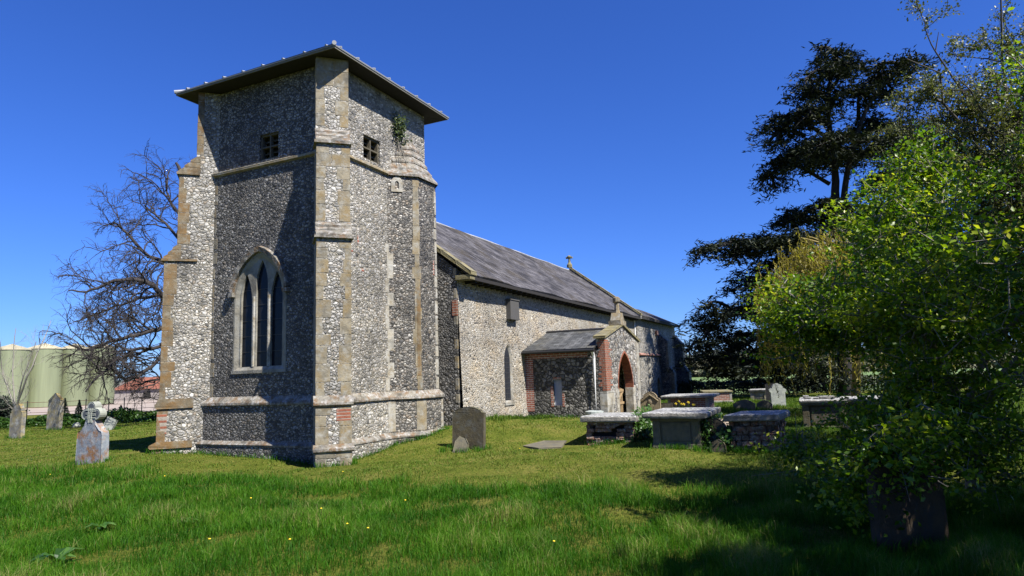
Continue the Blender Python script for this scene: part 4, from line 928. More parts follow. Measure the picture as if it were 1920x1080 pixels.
M['bark_grey'] = plain_mat('bark_grey', (.17, .155, .13), .9, 14, .6, bump=.6, stretch=(1, 1, .3))
M['bark_dark'] = plain_mat('bark_dark', (.016, .014, .012), .9, 10, .5, bump=.6, stretch=(1, 1, .3))
M['bark_purple'] = plain_mat('bark_purple', (.038, .031, .029), .9, 10, .5)
M['bark_pale'] = plain_mat('bark_pale', (.30, .28, .24), .9, 10, .5)
M['bark_twig'] = plain_mat('bark_twig', (.19, .175, .145), .85, 10, .5)

# big bare tree behind the tower
D = 36.0
o_b = at(392, 770, D); o_b[2] = G(o_b[0], o_b[1])-.3
bt = thing('bare_tree', 'large leafless tree with drooping twigs behind the tower', 'tree', tuple(o_b))
t = Tree(11)
tr_ = t.limb([o_b, at(392, 700, D), at(386, 600, D), at(380, 500, D), at(372, 420, D-.5), at(352, 350, D-1), at(330, 305, D-1)], .62, .06, 10)
limbs = [([at(386, 640, D), at(330, 590, D-1), at(285, 535, D-2), at(230, 525, D-3), at(170, 545, D-3.5), at(128, 545, D-4)], .24),
         ([at(384, 560, D), at(330, 500, D-.5), at(280, 480, D-1), at(230, 430, D-1), at(212, 415, D-1.2)], .2),
         ([at(378, 480, D), at(340, 450, D), at(300, 410, D+.5), at(270, 385, D+.5)], .15),
         ([at(374, 430, D), at(335, 400, D+1), at(310, 360, D+1.5), at(318, 320, D+2)], .12),
         ([at(388, 660, D), at(320, 615, D-2), at(270, 625, D-3), at(215, 640, D-4), at(165, 655, D-5), at(120, 640, D-5.5)], .2),
         ([at(390, 690, D), at(330, 650, D-1), at(280, 690, D-2), at(240, 712, D-3), at(208, 690, D-4), at(180, 668, D-4.5)], .17),
         ([at(390, 720, D), at(335, 660, D-3), at(265, 655, D-5), at(205, 690, D-6.5), at(160, 735, D-7.5)], .16),
         ([at(388, 690, D), at(335, 705, D-.5), at(290, 712, D-1), at(245, 725, D-1.5)], .12),
         ([at(384, 590, D), at(320, 560, D+3), at(262, 560, D+5), at(200, 580, D+6), at(150, 600, D+6)], .18),
         ([at(380, 520, D), at(420, 430, D+2), at(480, 380, D+4)], .16), ([at(386, 620, D), at(460, 560, D-1), at(540, 540, D-1)], .18), ([at(376, 470, D), at(400, 440, D+4), at(430, 420, D+7)], .15)]
for pts, r in limbs:
    Q = t.limb(pts, r*.78, .03, 7, wob=.12)
    L = np.linalg.norm(Q[-1]-Q[0])
    t.along(Q, int(4+L*1.25), 2.1, .060, 1, 4, f0=.3, spread=.75, up=.22, droop=.5, kids=(3, 5), shrink=.66, seg=5, wob=.26)
t.along(tr_, 7, 1.7, .05, 1, 4, f0=.55, spread=.8, up=.15, droop=.4, kids=(3, 4), shrink=.62, wob=.28)
t.mb.build('branches', M['bark_purple'], bt, smooth=True)
# slim bare tree at the left edge
b = base_at(33, 806); yt = thing('bare_tree', 'young bare tree with pale forked trunk beside the leaning headstone', 'tree', tuple(b)); dd = float((b-CAM)@FW)
t = Tree(21)
for tip, r in (((96, 600), .075), ((30, 615), .06), ((0, 640), .05), ((68, 640), .05)):
    mid = ((33+tip[0])/2-6+random.uniform(-6, 6), (770+tip[1])/2)
    Q = t.limb([b-np.array([0, 0, .2]), at(30, 770, dd), at(mid[0], mid[1], dd+random.uniform(-.6, .6)), at(tip[0], tip[1], dd+random.uniform(-1.2, 1.2))], r, .012, 6)
    t.along(Q, 9, 1.25, .014, 2, 4, f0=.35, spread=.55, up=.35, kids=(2, 4), shrink=.6, wob=.2)
t.mb.build('branches', M['bark_pale'], yt, smooth=True)

# cedar
D = 38.0; b = at(1584, 735, D); b[2] = G(b[0], b[1])
cdr = thing('cedar_tree', 'tall dark cedar with flat layered branches right of the chancel', 'tree', tuple(b))
t = Tree(31)
trunk = t.limb([b-np.array([0, 0, .4]), at(1582, 600, D), at(1576, 480, D), at(1567, 380, D), at(1564, 300, D), at(1552, 200, D), at(1566, 110, D)], .42, .05, 10, wob=.02)
st2 = t.limb([at(1576, 470, D), at(1582, 370, D-.3), at(1596, 290, D-.6), at(1618, 220, D-.8), at(1650, 165, D-1), at(1690, 130, D-1)], .20, .05, 8, wob=.02)
# plates of foliage: centre px, half width px, half depth m, thickness m, bearing depth, attach px
PL = [(1566, 100, 40, 1.2, .45, 0, (1566, 112)), (1545, 130, 52, 1.5, .5, -.6, (1558, 150)), (1596, 126, 50, 1.4, .45, .8, (1560, 165)), (1530, 172, 52, 1.6, .5, .5, (1556, 200)), (1610, 170, 42, 1.3, .35, -1, (1610, 225)),
      (1690, 122, 56, 1.8, .5, -1, (1680, 136)), (1650, 150, 38, 1.4, .4, 0, (1650, 165)), (1515, 205, 46, 1.3, .38, -1, (1554, 235)),
      (1484, 222, 52, 1.8, .45, .5, (1556, 262)), (1464, 246, 36, 1.3, .4, .2, (1510, 255)), (1560, 262, 82, 2.2, .45, -1.6, (1560, 290)), (1510, 280, 50, 1.8, .4, 1.2, (1562, 300)), (1650, 240, 88, 2.2, .5, 1, (1600, 280)), (1600, 290, 66, 1.8, .4, 1.8, (1590, 310)), (1680, 262, 70, 2, .5, -1.5, (1604, 300)),
      (1466, 302, 44, 1.5, .4, .3, (1556, 345)), (1444, 326, 30, 1.2, .55, .2, (1480, 312)), (1680, 330, 66, 2.0, .4, .5, (1600, 375)),
      (1540, 386, 58, 2.0, .4, -1.2, (1570, 420)), (1500, 404, 50, 1.8, .45, .8, (1568, 428)), (1620, 396, 70, 2, .45, 1, (1575, 425)), (1690, 410, 60, 2, .5, 0, (1600, 430)),
      (1520, 440, 90, 2.6, .5, -2, (1573, 470)), (1440, 452, 66, 2.2, .4, -1, (1545, 480)), (1380, 452, 62, 1.9, .38, -.6, (1470, 465)), (1328, 466, 30, 1.0, .35, -.4, (1390, 455)), (1600, 470, 90, 2.4, .6, 1, (1576, 500)),
      (1470, 490, 80, 2.4, .5, 1, (1575, 520)), (1420, 520, 58, 1.9, .5, -.4, (1520, 520)), (1500, 530, 90, 2.8, .6, -2.4, (1578, 550)), (1440, 560, 60, 2, .5, 1, (1560, 565)), (1600, 560, 80, 2.4, .6, 0, (1580, 580)),
      (1370, 580, 64, 2.2, .5, -.5, (1500, 570)), (1336, 612, 46, 1.7, .55, -.5, (1400, 585)), (1312, 640, 28, 1.1, .6, -.4, (1345, 615)), (1400, 626, 80, 2.4, .5, .5, (1560, 600)), (1350, 666, 56, 1.9, .5, 0, (1430, 632)), (1430, 672, 72, 2.4, .5, -1, (1560, 640)), (1480, 640, 60, 2.2, .4, -1.5, (1578, 620)), (1520, 690, 70, 2.2, .5, .5, (1580, 670)), (1400, 690, 60, 2, .35, 1, (1480, 660))]
FP = []; FS = []; FD = []
for cx, cy, hw, hd, th, do, at_px in list(PL):          # smaller boughs round every main bough
    for _ in range(2 if cy < 430 else 1): PL.append((cx+t.rs.uniform(-.75, .6)*hw, cy+t.rs.uniform(-16, 24), hw*t.rs.uniform(.35, .6), hd*.55, th*1.3, do+t.rs.uniform(-1, 1), (cx, cy)))
for cx, cy, hw, hd, th, do, (ax_, ay_) in PL:
    c = at(cx, cy, D+do); a = at(ax_, ay_, D+do*.15); rw = hw/FPX*D
    tip = c+norm(np.array([*(c-a)[:2], 0]))*rw*.6
    mid = (a+c)/2+np.array([0, 0, .15]); Q = t.limb([a, mid, c, tip+np.array([0, 0, -.2])], .13, .02, 5, wob=.05)
    th *= 1.15; n = int(24*rw*hd); ang = t.np.uniform(0, 2*math.pi, n); rr = np.sqrt(t.np.uniform(0, 1, n))
    prf = 1+.28*np.sin(3*ang+cx)+.2*np.sin(7*ang+cy)
    right = np.array([HR[0], HR[1], 0]); fwd = np.array([HV[0], HV[1], 0])
    out = (np.cos(ang)*rr*prf*rw)[:, None]*right+(np.sin(ang)*rr*prf*hd)[:, None]*fwd
    pz = c+out; pz[:, 2] += -.75*th*2*(rr**2.5)+t.np.normal(size=n)*th*.28
    for k in range(min(12, n)): t.mb.tube([c+np.array([0, 0, -.1]), (c+pz[k])/2+np.array([0, 0, .03]), pz[k]], [.05, .03, .012], 3, cap=False)
    for k in range(n):
        m_ = 15; dirn = norm(out[k]+t.np.normal(size=3)*.35*rw*.4+np.array([0, 0, -.3*rw*rr[k]**2]))
        u = t.np.uniform(-.35, .55, m_); q = pz[k]+dirn*u[:, None]+t.np.normal(size=(m_, 3))*np.array([.17, .17, .07])
        FP.append(q); FD.append(np.tile(dirn, (m_, 1))+t.np.normal(size=(m_, 3))*.55)
FP = np.concatenate(FP); FD = np.concatenate(FD); nf = len(FP)
nn = np.array([0, 0, 1.0])+rng.normal(size=(nf, 3))*.55
M['cedar'] = leaf_mat('cedar_needles', [(0, (.008, .013, .010)), (.6, (.020, .030, .018)), (1, (.060, .068, .030))], .08, .6, spec=.15)
t.mb.build('trunk', M['bark_dark'], cdr, smooth=True)
leaf_cloud('crown', FP, nn, rng.uniform(.22, .44, nf), M['cedar'], cdr, asp=.26, droop=FD)
print('cedar', nf)

# weeping willow behind the bush
D = 23.0; b = at(1600, 800, D); b[2] = G(b[0], b[1]); M['bark_willow'] = plain_mat('bark_willow', (.20, .15, .03), .8, 9, .4); wl = thing('willow_tree', 'weeping willow with hanging yellow green strands behind the hawthorn bush', 'tree', tuple(b))
t = Tree(41); t.limb([b-np.array([0, 0, .3]), at(1605, 680, D), at(1598, 590, D), at(1590, 520, D)], .17, .08, 8)
LP = []; LD = []
for k in range(800):
    a = t.rs.uniform(0, 2*math.pi); r = math.sqrt(t.rs.random())*2.9
    top = at(1585, 560, D)+np.array([r*math.cos(a), r*math.sin(a), 0]); top[2] = 6.3-1.9*(r/2.9)**2+t.rs.gauss(0, .3)
    ln = t.rs.uniform(1.2, 3.6)*(.5+.5*r/2.9)
    if k < 26: t.limb([at(1594, 560, D), (at(1594, 540, D)+top)/2+np.array([0, 0, .5]), top], .07, .02, 4)
    end = max(top[2]-ln, .7); m_ = max(int((top[2]-end)*17), 4); zz = np.linspace(top[2], end, m_)
    q = np.stack([top[0]+.12*np.sin(zz*1.5+k)+t.np.normal(size=m_)*.03, top[1]+.12*np.cos(zz*1.3+k)+t.np.normal(size=m_)*.03, zz], 1)
    t.mb.tube(q[::4] if m_ > 8 else q, .006, 3, cap=False)
    LP.append(q); LD.append(np.tile([0, 0, -1.0], (m_, 1)))
LP = np.concatenate(LP); LD = np.concatenate(LD)+rng.normal(size=(len(LP), 3))*.3
M['willow'] = leaf_mat('willow_leaf', [(0, (.15, .125, .014)), (.5, (.29, .25, .028)), (1, (.42, .38, .06))], .45, .5)
t.mb.build('trunk', M['bark_willow'], wl, smooth=True)
leaf_cloud('crown', LP, rdir(len(LP)), rng.uniform(.10, .20, len(LP)), M['willow'], wl, asp=.3, droop=LD)

# hawthorn bush, near on the right
def bush(name, label, cat, c2, rad, z0, z1, ncl, nleaf, lsize, mat, seed, trunk_r=.12, hang=(), dens=None, bark='bark_twig', crad=.26, gap=-1.15, spray=0, few=()):
    base = np.array([c2[0], c2[1], G(*c2)]); r = thing(name, label, cat, tuple(base)); t = Tree(seed); cen = base+np.array([0, 0, (z0+z1)/2]); hz = (z1-z0)/2
    C = []; tries = 0
    while len(C) < ncl and tries < ncl*30:
        tries += 1
        d = norm(t.np.normal(size=3)); rr = t.rs.random()**.42
        k = 1+.16*math.sin(4*d[0]+seed)+.14*math.sin(5*d[1]+2)+.14*math.sin(6*d[2]+1)
        q = cen+d*np.array([rad, rad, hz])*rr*k
        if math.sin(q[0]*2.3+seed)+math.sin(q[1]*2.1+1.3)+math.sin(q[2]*2.9+.7) < gap: continue
        if dens and not dens(q): continue
        C.append(q)
    for h in hang: C += [np.array(h)+t.np.normal(size=3)*.14 for _ in range(11)]
    C += [np.array(h)+t.np.normal(size=3)*.07 for h in few for _ in range(4)]
    C = np.array(C)
    top = base+np.array([0, 0, z0*.8+.3]); t.limb([base-np.array([0, 0, .2]), base+np.array([.08, -.05, top[2]*.5]), top], trunk_r, trunk_r*.7, 8)
    mains = []
    for k in range(16):
        d = norm(t.np.normal(size=3)*np.array([1, 1, .7])+np.array([0, 0, .35])); e = cen+d*np.array([rad, rad, hz])*.85
        if dens and k > 2 and not dens(e): continue
        mains.append(t.limb([top, (top+e)/2+np.array([0, 0, .3])+t.np.normal(size=3)*.2, e], trunk_r*.45, .012, 5))
    nodes = [q for Q in mains for q in Q[len(Q)//3:]]; NA = np.array(nodes); order = np.argsort(np.min(np.linalg.norm(C[:, None]-NA[None], axis=2), axis=1))
    pool = np.concatenate([NA, np.zeros((len(C), 3))]); npool = len(NA)
    for i in order:
        q = C[i]; dd = np.linalg.norm(pool[:npool]-q, axis=1); s_ = pool[int(np.argmin(dd))]
        t.mb.tube([s_, (s_+q)/2+t.np.normal(size=3)*.05, q], [.011, .008, .005], 3, cap=False); pool[npool] = q; npool += 1
        for _ in range(2): t.mb.tube([q, q+t.np.normal(size=3)*.16], [.005, .002], 3, cap=False)
    LP = (C[:, None, :]+rng.normal(size=(len(C), nleaf, 3))*np.array([crad, crad, crad*.62])*.6).reshape(-1, 3)
    if spray:
        dv = C-(cen-np.array([0, 0, hz*.6])); dv /= np.linalg.norm(dv, axis=1)[:, None]; dv[:, 2] = dv[:, 2]*.6+.05
        LP = (C[:, None, :]+dv[:, None, :]*t.np.uniform(-.5, .6, (len(C), nleaf, 1))*spray+rng.normal(size=(len(C), nleaf, 3))*np.array([.10, .10, .055])).reshape(-1, 3)
    tint = np.clip(np.repeat(t.np.uniform(.1, .9, len(C)), nleaf)+rng.normal(size=len(LP))*.17, 0, 1)
    nr_ = rng.normal(size=(len(LP), 3))*.75+np.array([0, 0, .8])
    t.mb.build('trunk', M[bark], r, smooth=True)
    leaf_cloud('crown', LP, nr_, rng.uniform(.4, 1.4, len(LP))*lsize, mat, r, asp=.62, rnd=tint)
    return r
M['hawthorn'] = leaf_mat('hawthorn_leaf', [(0, (.030, .090, .004)), (.5, (.13, .24, .010)), (.8, (.30, .41, .018)), (1, (.48, .50, .04))], .5, .38)
hg = [at(1500, 850, 9), at(1535, 846, 8.6), at(1580, 860, 8.0), at(1620, 850, 7.6), at(1600, 900, 7.2), at(1625, 940, 6.7), at(1660, 910, 6.5), at(1560, 640, 9.5), at(1480, 590, 10), at(1465, 555, 10.2), at(1520, 610, 9.4), at(1600, 890, 7.0), at(1620, 820, 8), at(1700, 860, 7.2), at(1760, 830, 7.4), at(1820, 850, 7.6), at(1660, 800, 7.6), at(1740, 780, 7.2), at(1880, 880, 7.4), at(1700, 330, 9), at(1740, 305, 9), at(1660, 375, 9), at(1610, 430, 9.2), at(1665, 830, 6.3), at(1700, 838, 6.1), at(1735, 832, 6.2), at(1770, 838, 6.3), at(1640, 860, 6.4), at(1700, 760, 7.6), at(1790, 770, 7.6), at(1860, 800, 7.8), at(1750, 700, 7.3), at(1830, 720, 7.4), at(1690, 800, 7.2), at(1740, 800, 7.2), at(1500, 640, 9.8), at(1640, 780, 8), at(1560, 560, 9.2), at(1480, 620, 10)]
def proj(q): v = np.asarray(q)-CAM; d = v@FW; return 960+FPX*(v@RT)/d, 540-FPX*(v@UP)/d
def open_side(q):          # the bush is open on its north side, where the willow stands
    px, py = proj(q)
    if py < np.interp(px, [1400, 1440, 1480, 1600, 1720, 1800, 1920], [640, 575, 515, 440, 325, 325, 350]): return False
    if px < np.interp(py, [560, 600, 640, 665, 790, 800, 860], [1440, 1445, 1530, 1640, 1660, 1560, 1500]): return False
    return True
bush('hawthorn_bush', 'big leafy green hawthorn bush overhanging a dark headstone at right', 'bush', gp(8.7, 5.75), 2.75, .95, 4.8, 1150, 68, .060, M['hawthorn'], 5, hang=hg, dens=open_side, gap=.15, spray=.6, few=[at(1912, 130, 8.5), at(1925, 170, 8.4), at(1918, 285, 8.4)])
# tall thorn tree beyond the bush, just breaking into leaf
def thorn(name, label, base2, limbs, seed, maxlev, leafmat, lsize, per, L0=1.5, bark='bark_twig', r0=.2, along=13, shrink=.64):
    base = np.array([base2[0], base2[1], G(*base2)]); r = thing(name, label, 'tree', tuple(base)); t = Tree(seed)
    fork = base+np.array([0, 0, 1.6]); t.limb([base-np.array([0, 0, .2]), base+np.array([.1, .05, .8]), fork], r0, r0*.85, 9)
    for e in limbs:
        e = np.array(e); md = fork+(e-fork)*.5+np.array([0, 0, .5])+t.np.normal(size=3)*.25
        Q = t.limb([fork, md, e], r0*.38, .005, 6, wob=.2)
        t.along(Q, along, L0, .024, 1, maxlev, f0=.25, spread=.8, up=.1, kids=(3, 5), shrink=shrink, wob=.3)
    TP_ = np.concatenate(t.tips); LP = np.repeat(TP_, per, 0); LP = LP+rng.normal(size=LP.shape)*.05
    t.mb.build('trunk', M[bark], r, smooth=True)
    leaf_cloud('crown', LP, rng.normal(size=LP.shape)+np.array([0, 0, .4]), rng.uniform(.5, 1.3, len(LP))*lsize, leafmat, r, asp=.6); print(name, len(t.mb.f), len(LP))
M['bark_thorn'] = plain_mat('bark_thorn', (.085, .075, .06), .9, 10, .5)
M['thorn_bud'] = leaf_mat('thorn_bud_leaf', [(0, (.045, .06, .012)), (.5, (.12, .14, .03)), (1, (.22, .24, .06))], .25, .5)
D = 12.5
thorn('thorn_tree', 'tall thorn tree with fine twigs and small opening buds at the right edge', gp(12.8, 10.9), [at(1760, 60, D), at(1700, 110, D-.5), at(1850, -40, D), at(1800, 150, D-1), at(1730, 200, D+.5), at(1690, 300, D), at(1880, 90, D-1.5), at(1900, 230, D-1), at(1790, 290, D-1), at(2000, -100, D+1), at(2100, 0, D), at(2250, -60, D+1.5), at(2300, 100, D+1), at(2150, 200, D+3), at(1840, 230, D+1), at(1690, 420, D-.5), at(1760, 380, D), at(1950, -20, D+.5)], 61, 3, M['thorn_bud'], .055, 4, L0=1.3, along=15, bark='bark_thorn')
# leafy tree beside the viewpoint, outside the picture on the right: it throws the shade over the near grass
bush('lime_tree', 'leafy lime tree standing right of the viewpoint and shading the near grass', 'tree', gp(4.2, 10.1), 4.2, 1.4, 8.4, 1150, 40, .17, M['hawthorn'], 77, trunk_r=.3, crad=.5, dens=lambda q: (q-CAM)@FW < .5 or proj(q)[0] > 2080)

bush('lime_tree', 'second leafy lime tree right of the viewpoint, nearer than the other', 'tree', gp(1.3, 7.7), 3.4, 1.8, 8.0, 720, 40, .17, M['hawthorn'], 83, trunk_r=.28, crad=.5, dens=lambda q: (q-CAM)@FW < .3 or proj(q)[0] > 2080)

# plants on stone
def clump(name, label, cat, pts, n, spread, size, mat, nrm=(0, 0, 1)):
    pts = np.array(pts); LP = np.repeat(pts, n, 0)+rng.normal(size=(len(pts)*n, 3))*np.array(spread)
    o = leaf_cloud(name, LP, rng.normal(size=LP.shape)*.6+np.array(nrm), rng.uniform(.6, 1.3, len(LP))*size, mat, None, asp=.8); return tag(o, label, cat)
ivt = clump('ivy_tuft', 'dark ivy tuft rooted high on the tower above the turret cap', 'ivy', [(2.72, -.08, 9.2), (2.85, -.1, 9.05), (2.8, -.06, 8.85), (2.9, -.04, 8.65), (2.75, -.08, 9.0)], 90, (.13, .07, .12), .075, M['ivy'], (0, -1, .3))
m = MB()
for k in range(9): a = random.uniform(2.5, 3.3); m.tube([(2.8+random.uniform(-.1, .1), -.02, 8.7), ((2.8+a)/2, -.10, 8.35), (a, -.2-random.random()*.2, 7.9)], .008, 3)
m.build('stems', M['bark_grey'], ivt, world=False)
def worldpt(r, l): return np.array(r.location)+np.array(Matrix.Rotation(r.rotation_euler.z, 3, 'Z') @ Vector(l))
clump('ivy', 'ivy growing over the south side of the ruined rubble tomb', 'ivy', [worldpt(t1, (x, -.66, z)) for x in np.linspace(-.75, .9, 8) for z in (.05, .2, .35, .5, .62)], 46, (.13, .06, .1), .075, M['ivy_bright'], (-.3, -1, .4))
clump('ivy', 'ivy hanging down the south side of the panelled tomb', 'ivy', [worldpt(t2, (x, -.62, z)) for x in np.linspace(-.8, .9, 8) for z in (.05, .2, .35, .5)], 46, (.13, .07, .1), .075, M['ivy_bright'], (-.3, -1, .4))
clump('ivy', 'ivy beside the north side of the broken brick tomb', 'ivy', [worldpt(t3, (x, .58, z)) for x in np.linspace(-.9, .6, 7) for z in (.05, .2, .35)], 44, (.15, .09, .1), .08, M['ivy_bright'], (-.5, .3, .6))
# daffodils by the brick tomb
M['petal'] = plain_mat('daffodil_petal', (.80, .62, .03), .6, 9, .2)
def flower(m, c, r, n=6):
    for k in range(n):
        a = 2*math.pi*k/n; m.add([c, c+np.array([0, math.cos(a-.35)*r*.7, math.sin(a-.35)*r*.7]), c+np.array([-.01, math.cos(a)*r, math.sin(a)*r]), c+np.array([0, math.cos(a+.35)*r*.7, math.sin(a+.35)*r*.7])], [(0, 1, 2, 3)])
    m.tube([c, c+np.array([-r*.7, 0, -.01])], [r*.3, r*.42], 7)
for k in range(9):
    b = base_at(1272+k*4.2+random.uniform(-2, 2), 777+random.uniform(-1, 1)); h = random.uniform(.36, .5); b = b-np.array([1.0, 0, 0])*random.uniform(0, .5); b[2] = G(b[0], b[1])
    m = MB(); flower(m, np.array([0, 0, h]), .055); o = m.build('daffodil', M['petal']); o.location = tuple(b); tag(o, 'yellow daffodil flowering in front of the red brick tomb', 'daffodil', 'daffodils by the brick tomb')
    q = MB(); q.tube([(0, 0, 0), (.01, 0, h*.6), (0, 0, h)], .008, 5)
    for j in range(4): a = random.uniform(0, 6.28); q.add([(0, 0, 0), (.02, 0, 0), (.12*math.cos(a)*.6, .12*math.sin(a)*.6, h*.6), (.12*math.cos(a), .12*math.sin(a), h*.85)], [(0, 1, 2), (0, 2, 3)])
    q.build('stem', M['ivy_bright'], o, world=False)
# dandelions
M['dandelion'] = plain_mat('dandelion_yellow', (.85, .60, .02), .7, 9, .2)
for px, py in ((93, 908), (543, 1048), (690, 1024), (392, 1046), (643, 905), (602, 983), (651, 1015), (1040, 1052), (975, 858), (760, 965), (470, 960), (308, 913)):
    b = base_at(px, py); m = MB(); m.blob((0, 0, .19), (.014, .014, .008), 8, 4, .1); o = m.build('dandelion', M['dandelion']); o.location = tuple(b); tag(o, 'small yellow dandelion flower in the long grass', 'dandelion', 'dandelions in the grass')
    q = MB(); q.tube([(0, 0, 0), (.005, .004, .1), (0, 0, .185)], .003, 4); q.build('stem', M['ivy_bright'], o, world=False)
# broad dock plants in the near grass
def dock(px, py, s, label):
    b = base_at(px, py); m = MB()
    for k in range(9):
        a = 2*math.pi*k/9+random.random()*.5; L = s*random.uniform(.7, 1.1); d = np.array([math.cos(a), math.sin(a), 0]); sd_ = np.array([-d[1], d[0], 0]); z = np.array([0, 0, 1.0])
        P = [0*d, d*L*.25+z*L*.38, d*L*.6+z*L*.55, d*L+z*L*.42]; W = [.02*s, .16*s, .19*s, .01]
        vs = []
        for p_, w_ in zip(P, W): vs += [p_-sd_*w_+z*.04*s, p_, p_+sd_*w_+z*.04*s]
        m.add(vs, [(i*3+j, i*3+j+1, i*3+j+4, i*3+j+3) for i in range(3) for j in range(2)])
    o = m.build('dock_plant', M['ivy_bright']); o.location = tuple(b); tag(o, label, 'weed')
dock(105, 1062, .24, 'large dock plant with broad leaves at the lower left corner'); dock(190, 998, .19, 'dock plant in the grass left of centre, below the cross headstone'); dock(350, 988, .18, 'dock plant in the long grass below the tower')

# ------------------------------------------------------------------ beyond the churchyard
M['silo'] = plain_mat('silo_green', (.235, .265, .15), .45, 1.2, .3, stretch=(3, 3, .12), metal=.1); M['silo_top'] = plain_mat('silo_roof', (.42, .38, .25), .6, 3, .3)
sl_lab = ['pale green grain silo at the left end of the row', 'pale green grain silo second from the left behind the pointed headstone', 'pale green grain silo third from the left in the row', 'pale green grain silo nearest the bare tree, right end of the row', 'pale green grain silo behind the gap of the row']
for i, (px, dp, rr) in enumerate(((15, 72, 1.85), (78, 75, 1.80), (135, 78, 1.70), (186, 81, 1.62))):
    rr *= .95; c = at(px, 764, dp); c[2] = 0; Hh = 1.8+(741-662-(2 if i > 1 else 0))*dp/FPX
    r = thing('silo', sl_lab[i], 'silo', tuple(c), 0, 'grain silos in the farm yard')
    m = MB(); prof = []
    k = 60
    prof = [(rr+.012*(q % 2), Hh*q/k) for q in range(k+1)]
    m.lathe((0, 0, 0), prof, 36); m.build('shell', M['silo'], r, world=False, smooth=True)
    m = MB(); m.lathe((0, 0, 0), [(rr+.08, Hh), (rr+.06, Hh+.08), (rr*.55, Hh+.42), (.12, Hh+.62), (.12, Hh+.7), (.02, Hh+.72)], 36)
    for q in range(18): a = 2*math.pi*q/18; m.tube([(rr*math.cos(a), rr*math.sin(a), Hh+.1), (.15*math.cos(a), .15*math.sin(a), Hh+.63)], .03, 4)
    m.build('roof', M['silo_top'], r, world=False)
# red roofed barn
c = at(255, 762, 95); c[2] = 0; br = thing('barn', 'low barn with a red tiled roof and pale gable behind the bare tree', 'barn', tuple(c))
M['tile'] = plain_mat('tile_red', (.24, .085, .05), .9, 2.5, .5); M['render'] = plain_mat('barn_render', (.30, .265, .24), .9, 2, .4)
ux = np.array([HR[0], HR[1], 0]); uy = np.array([HV[0], HV[1], 0]); uz = np.array([0, 0, 1.0])
bf = lambda u, v, d: tuple(ux*u+uy*d+uz*v)
m = MB(); m.obox((0, 0, 0), ux, uy, uz, (-3.4, 0, -.2), (14, 6, 1.75)); m.add([bf(-3.4, 1.7, 0), bf(-3.4, 1.7, 6), bf(-3.4, 3.3, 3)], [(0, 1, 2)]); m.build('wall', M['render'], br, world=False)
m = MB(); m.add([bf(-3.6, 1.65, -.3), bf(14, 1.65, -.3), bf(14, 3.4, 3), bf(-1.4, 3.4, 3), bf(-3.6, 1.65, 6.3), bf(14, 1.65, 6.3)], [(0, 1, 2, 3), (3, 2, 5, 4), (0, 3, 4)]); m.build('roof', M['tile'], br, world=False)
m = MB(); m.obox((0, 0, 0), ux, uy, uz, (1, -.03, .3), (2, .05, 1.3)); m.build('window', M['dark'], br, world=False)
# estate fence
fn_ = thing('fence', 'thin iron estate fence along the churchyard edge before the farm yard', 'fence', tuple(at(150, 780, 41)*np.array([1, 1, 0])))
fp = [at(px, 780, d_) for px, d_ in ((-60, 37), (50, 39), (110, 40), (160, 41), (203, 41.5), (232, 42), (265, 42.5), (300, 43), (345, 44))]
for q in fp: q[2] = G(q[0], q[1])
for q in fp: m = MB(); m.box((q[0]-.02, q[1]-.02, q[2]-.2), (q[0]+.02, q[1]+.02, q[2]+1.25)); m.build('post', M['iron'], fn_)
for hgt in (.55, .85, 1.15): m = MB(); m.tube([q+np.array([0, 0, hgt]) for q in fp], .013, 4); m.build('rail', M['rust'], fn_)
# ivy bank, conifers, shrubs
def mound(name, label, cat, line, hh, ww, n, size, mat, kind=None):
    L = np.array(line); t_ = rng.uniform(0, len(L)-1, n); i = np.minimum(t_.astype(int), len(L)-2); f = (t_-i)[:, None]
    P = L[i]*(1-f)+L[i+1]*f; v = rng.normal(size=(n, 2))*ww*.45; P = P+np.stack([v[:, 0], v[:, 1], 0*v[:, 0]], 1)
    P[:, 2] = gz(P[:, 0], P[:, 1])+rng.random(n)**.7*hh*np.exp(-(np.hypot(v[:, 0], v[:, 1])/ww)**2)*(.75+.35*np.sin(P[:, 0]*1.7)*np.sin(P[:, 1]*1.3))
    o = leaf_cloud(name, P, rng.normal(size=P.shape)*.5+np.array([0, 0, .9]), rng.uniform(.6, 1.3, n)*size, mat, None, asp=.75); tag(o, label, cat, kind=kind); return o
M['bank'] = leaf_mat('bank_leaf', [(0, (.02, .06, .008)), (.6, (.05, .12, .016)), (1, (.09, .18, .03))], .3, .45)
mound('ivy_bank', 'low bank of dark green ivy and nettles along the fence', 'ground cover', [at(-80, 795, 34)*np.array([1, 1, 0]), at(60, 795, 35)*np.array([1, 1, 0]), at(180, 790, 36)*np.array([1, 1, 0]), at(300, 785, 37)*np.array([1, 1, 0]), at(420, 785, 38)*np.array([1, 1, 0])], .85, 1.0, 26000, .12, M['bank'], 'stuff')
M['conifer'] = leaf_mat('conifer_needle', [(0, (.012, .022, .014)), (1, (.04, .06, .03))], .1, .6)
for i, (px, py, hh) in enumerate(((120, 786, 1.35), (147, 787, 1.2), (226, 782, .8))):
    b = at(px, py, 40); b[2] = G(b[0], b[1]); zz = rng.random(900)**1.3*hh; a = rng.uniform(0, 6.28, 900); rr = .36*(1-zz/hh)*rng.uniform(.5, 1.1, 900)
    r = thing('conifer', ['small dark conifer to the right of the pointed headstone', 'small conifer behind the cross headstone by the fence', 'tiny conifer at the fence near the tower'][i], 'conifer', tuple(b), 0, 'young conifers along the fence')
    P = b+np.stack([rr*np.cos(a), rr*np.sin(a), zz], 1); leaf_cloud('foliage', P, rdir(900), .13, M['conifer'], r, asp=.35)
    m = MB(); m.tube([b-np.array([0, 0, .1]), b+np.array([0, 0, hh*.9])], [.04, .01], 5); m.build('trunk', M['bark_dark'], r)
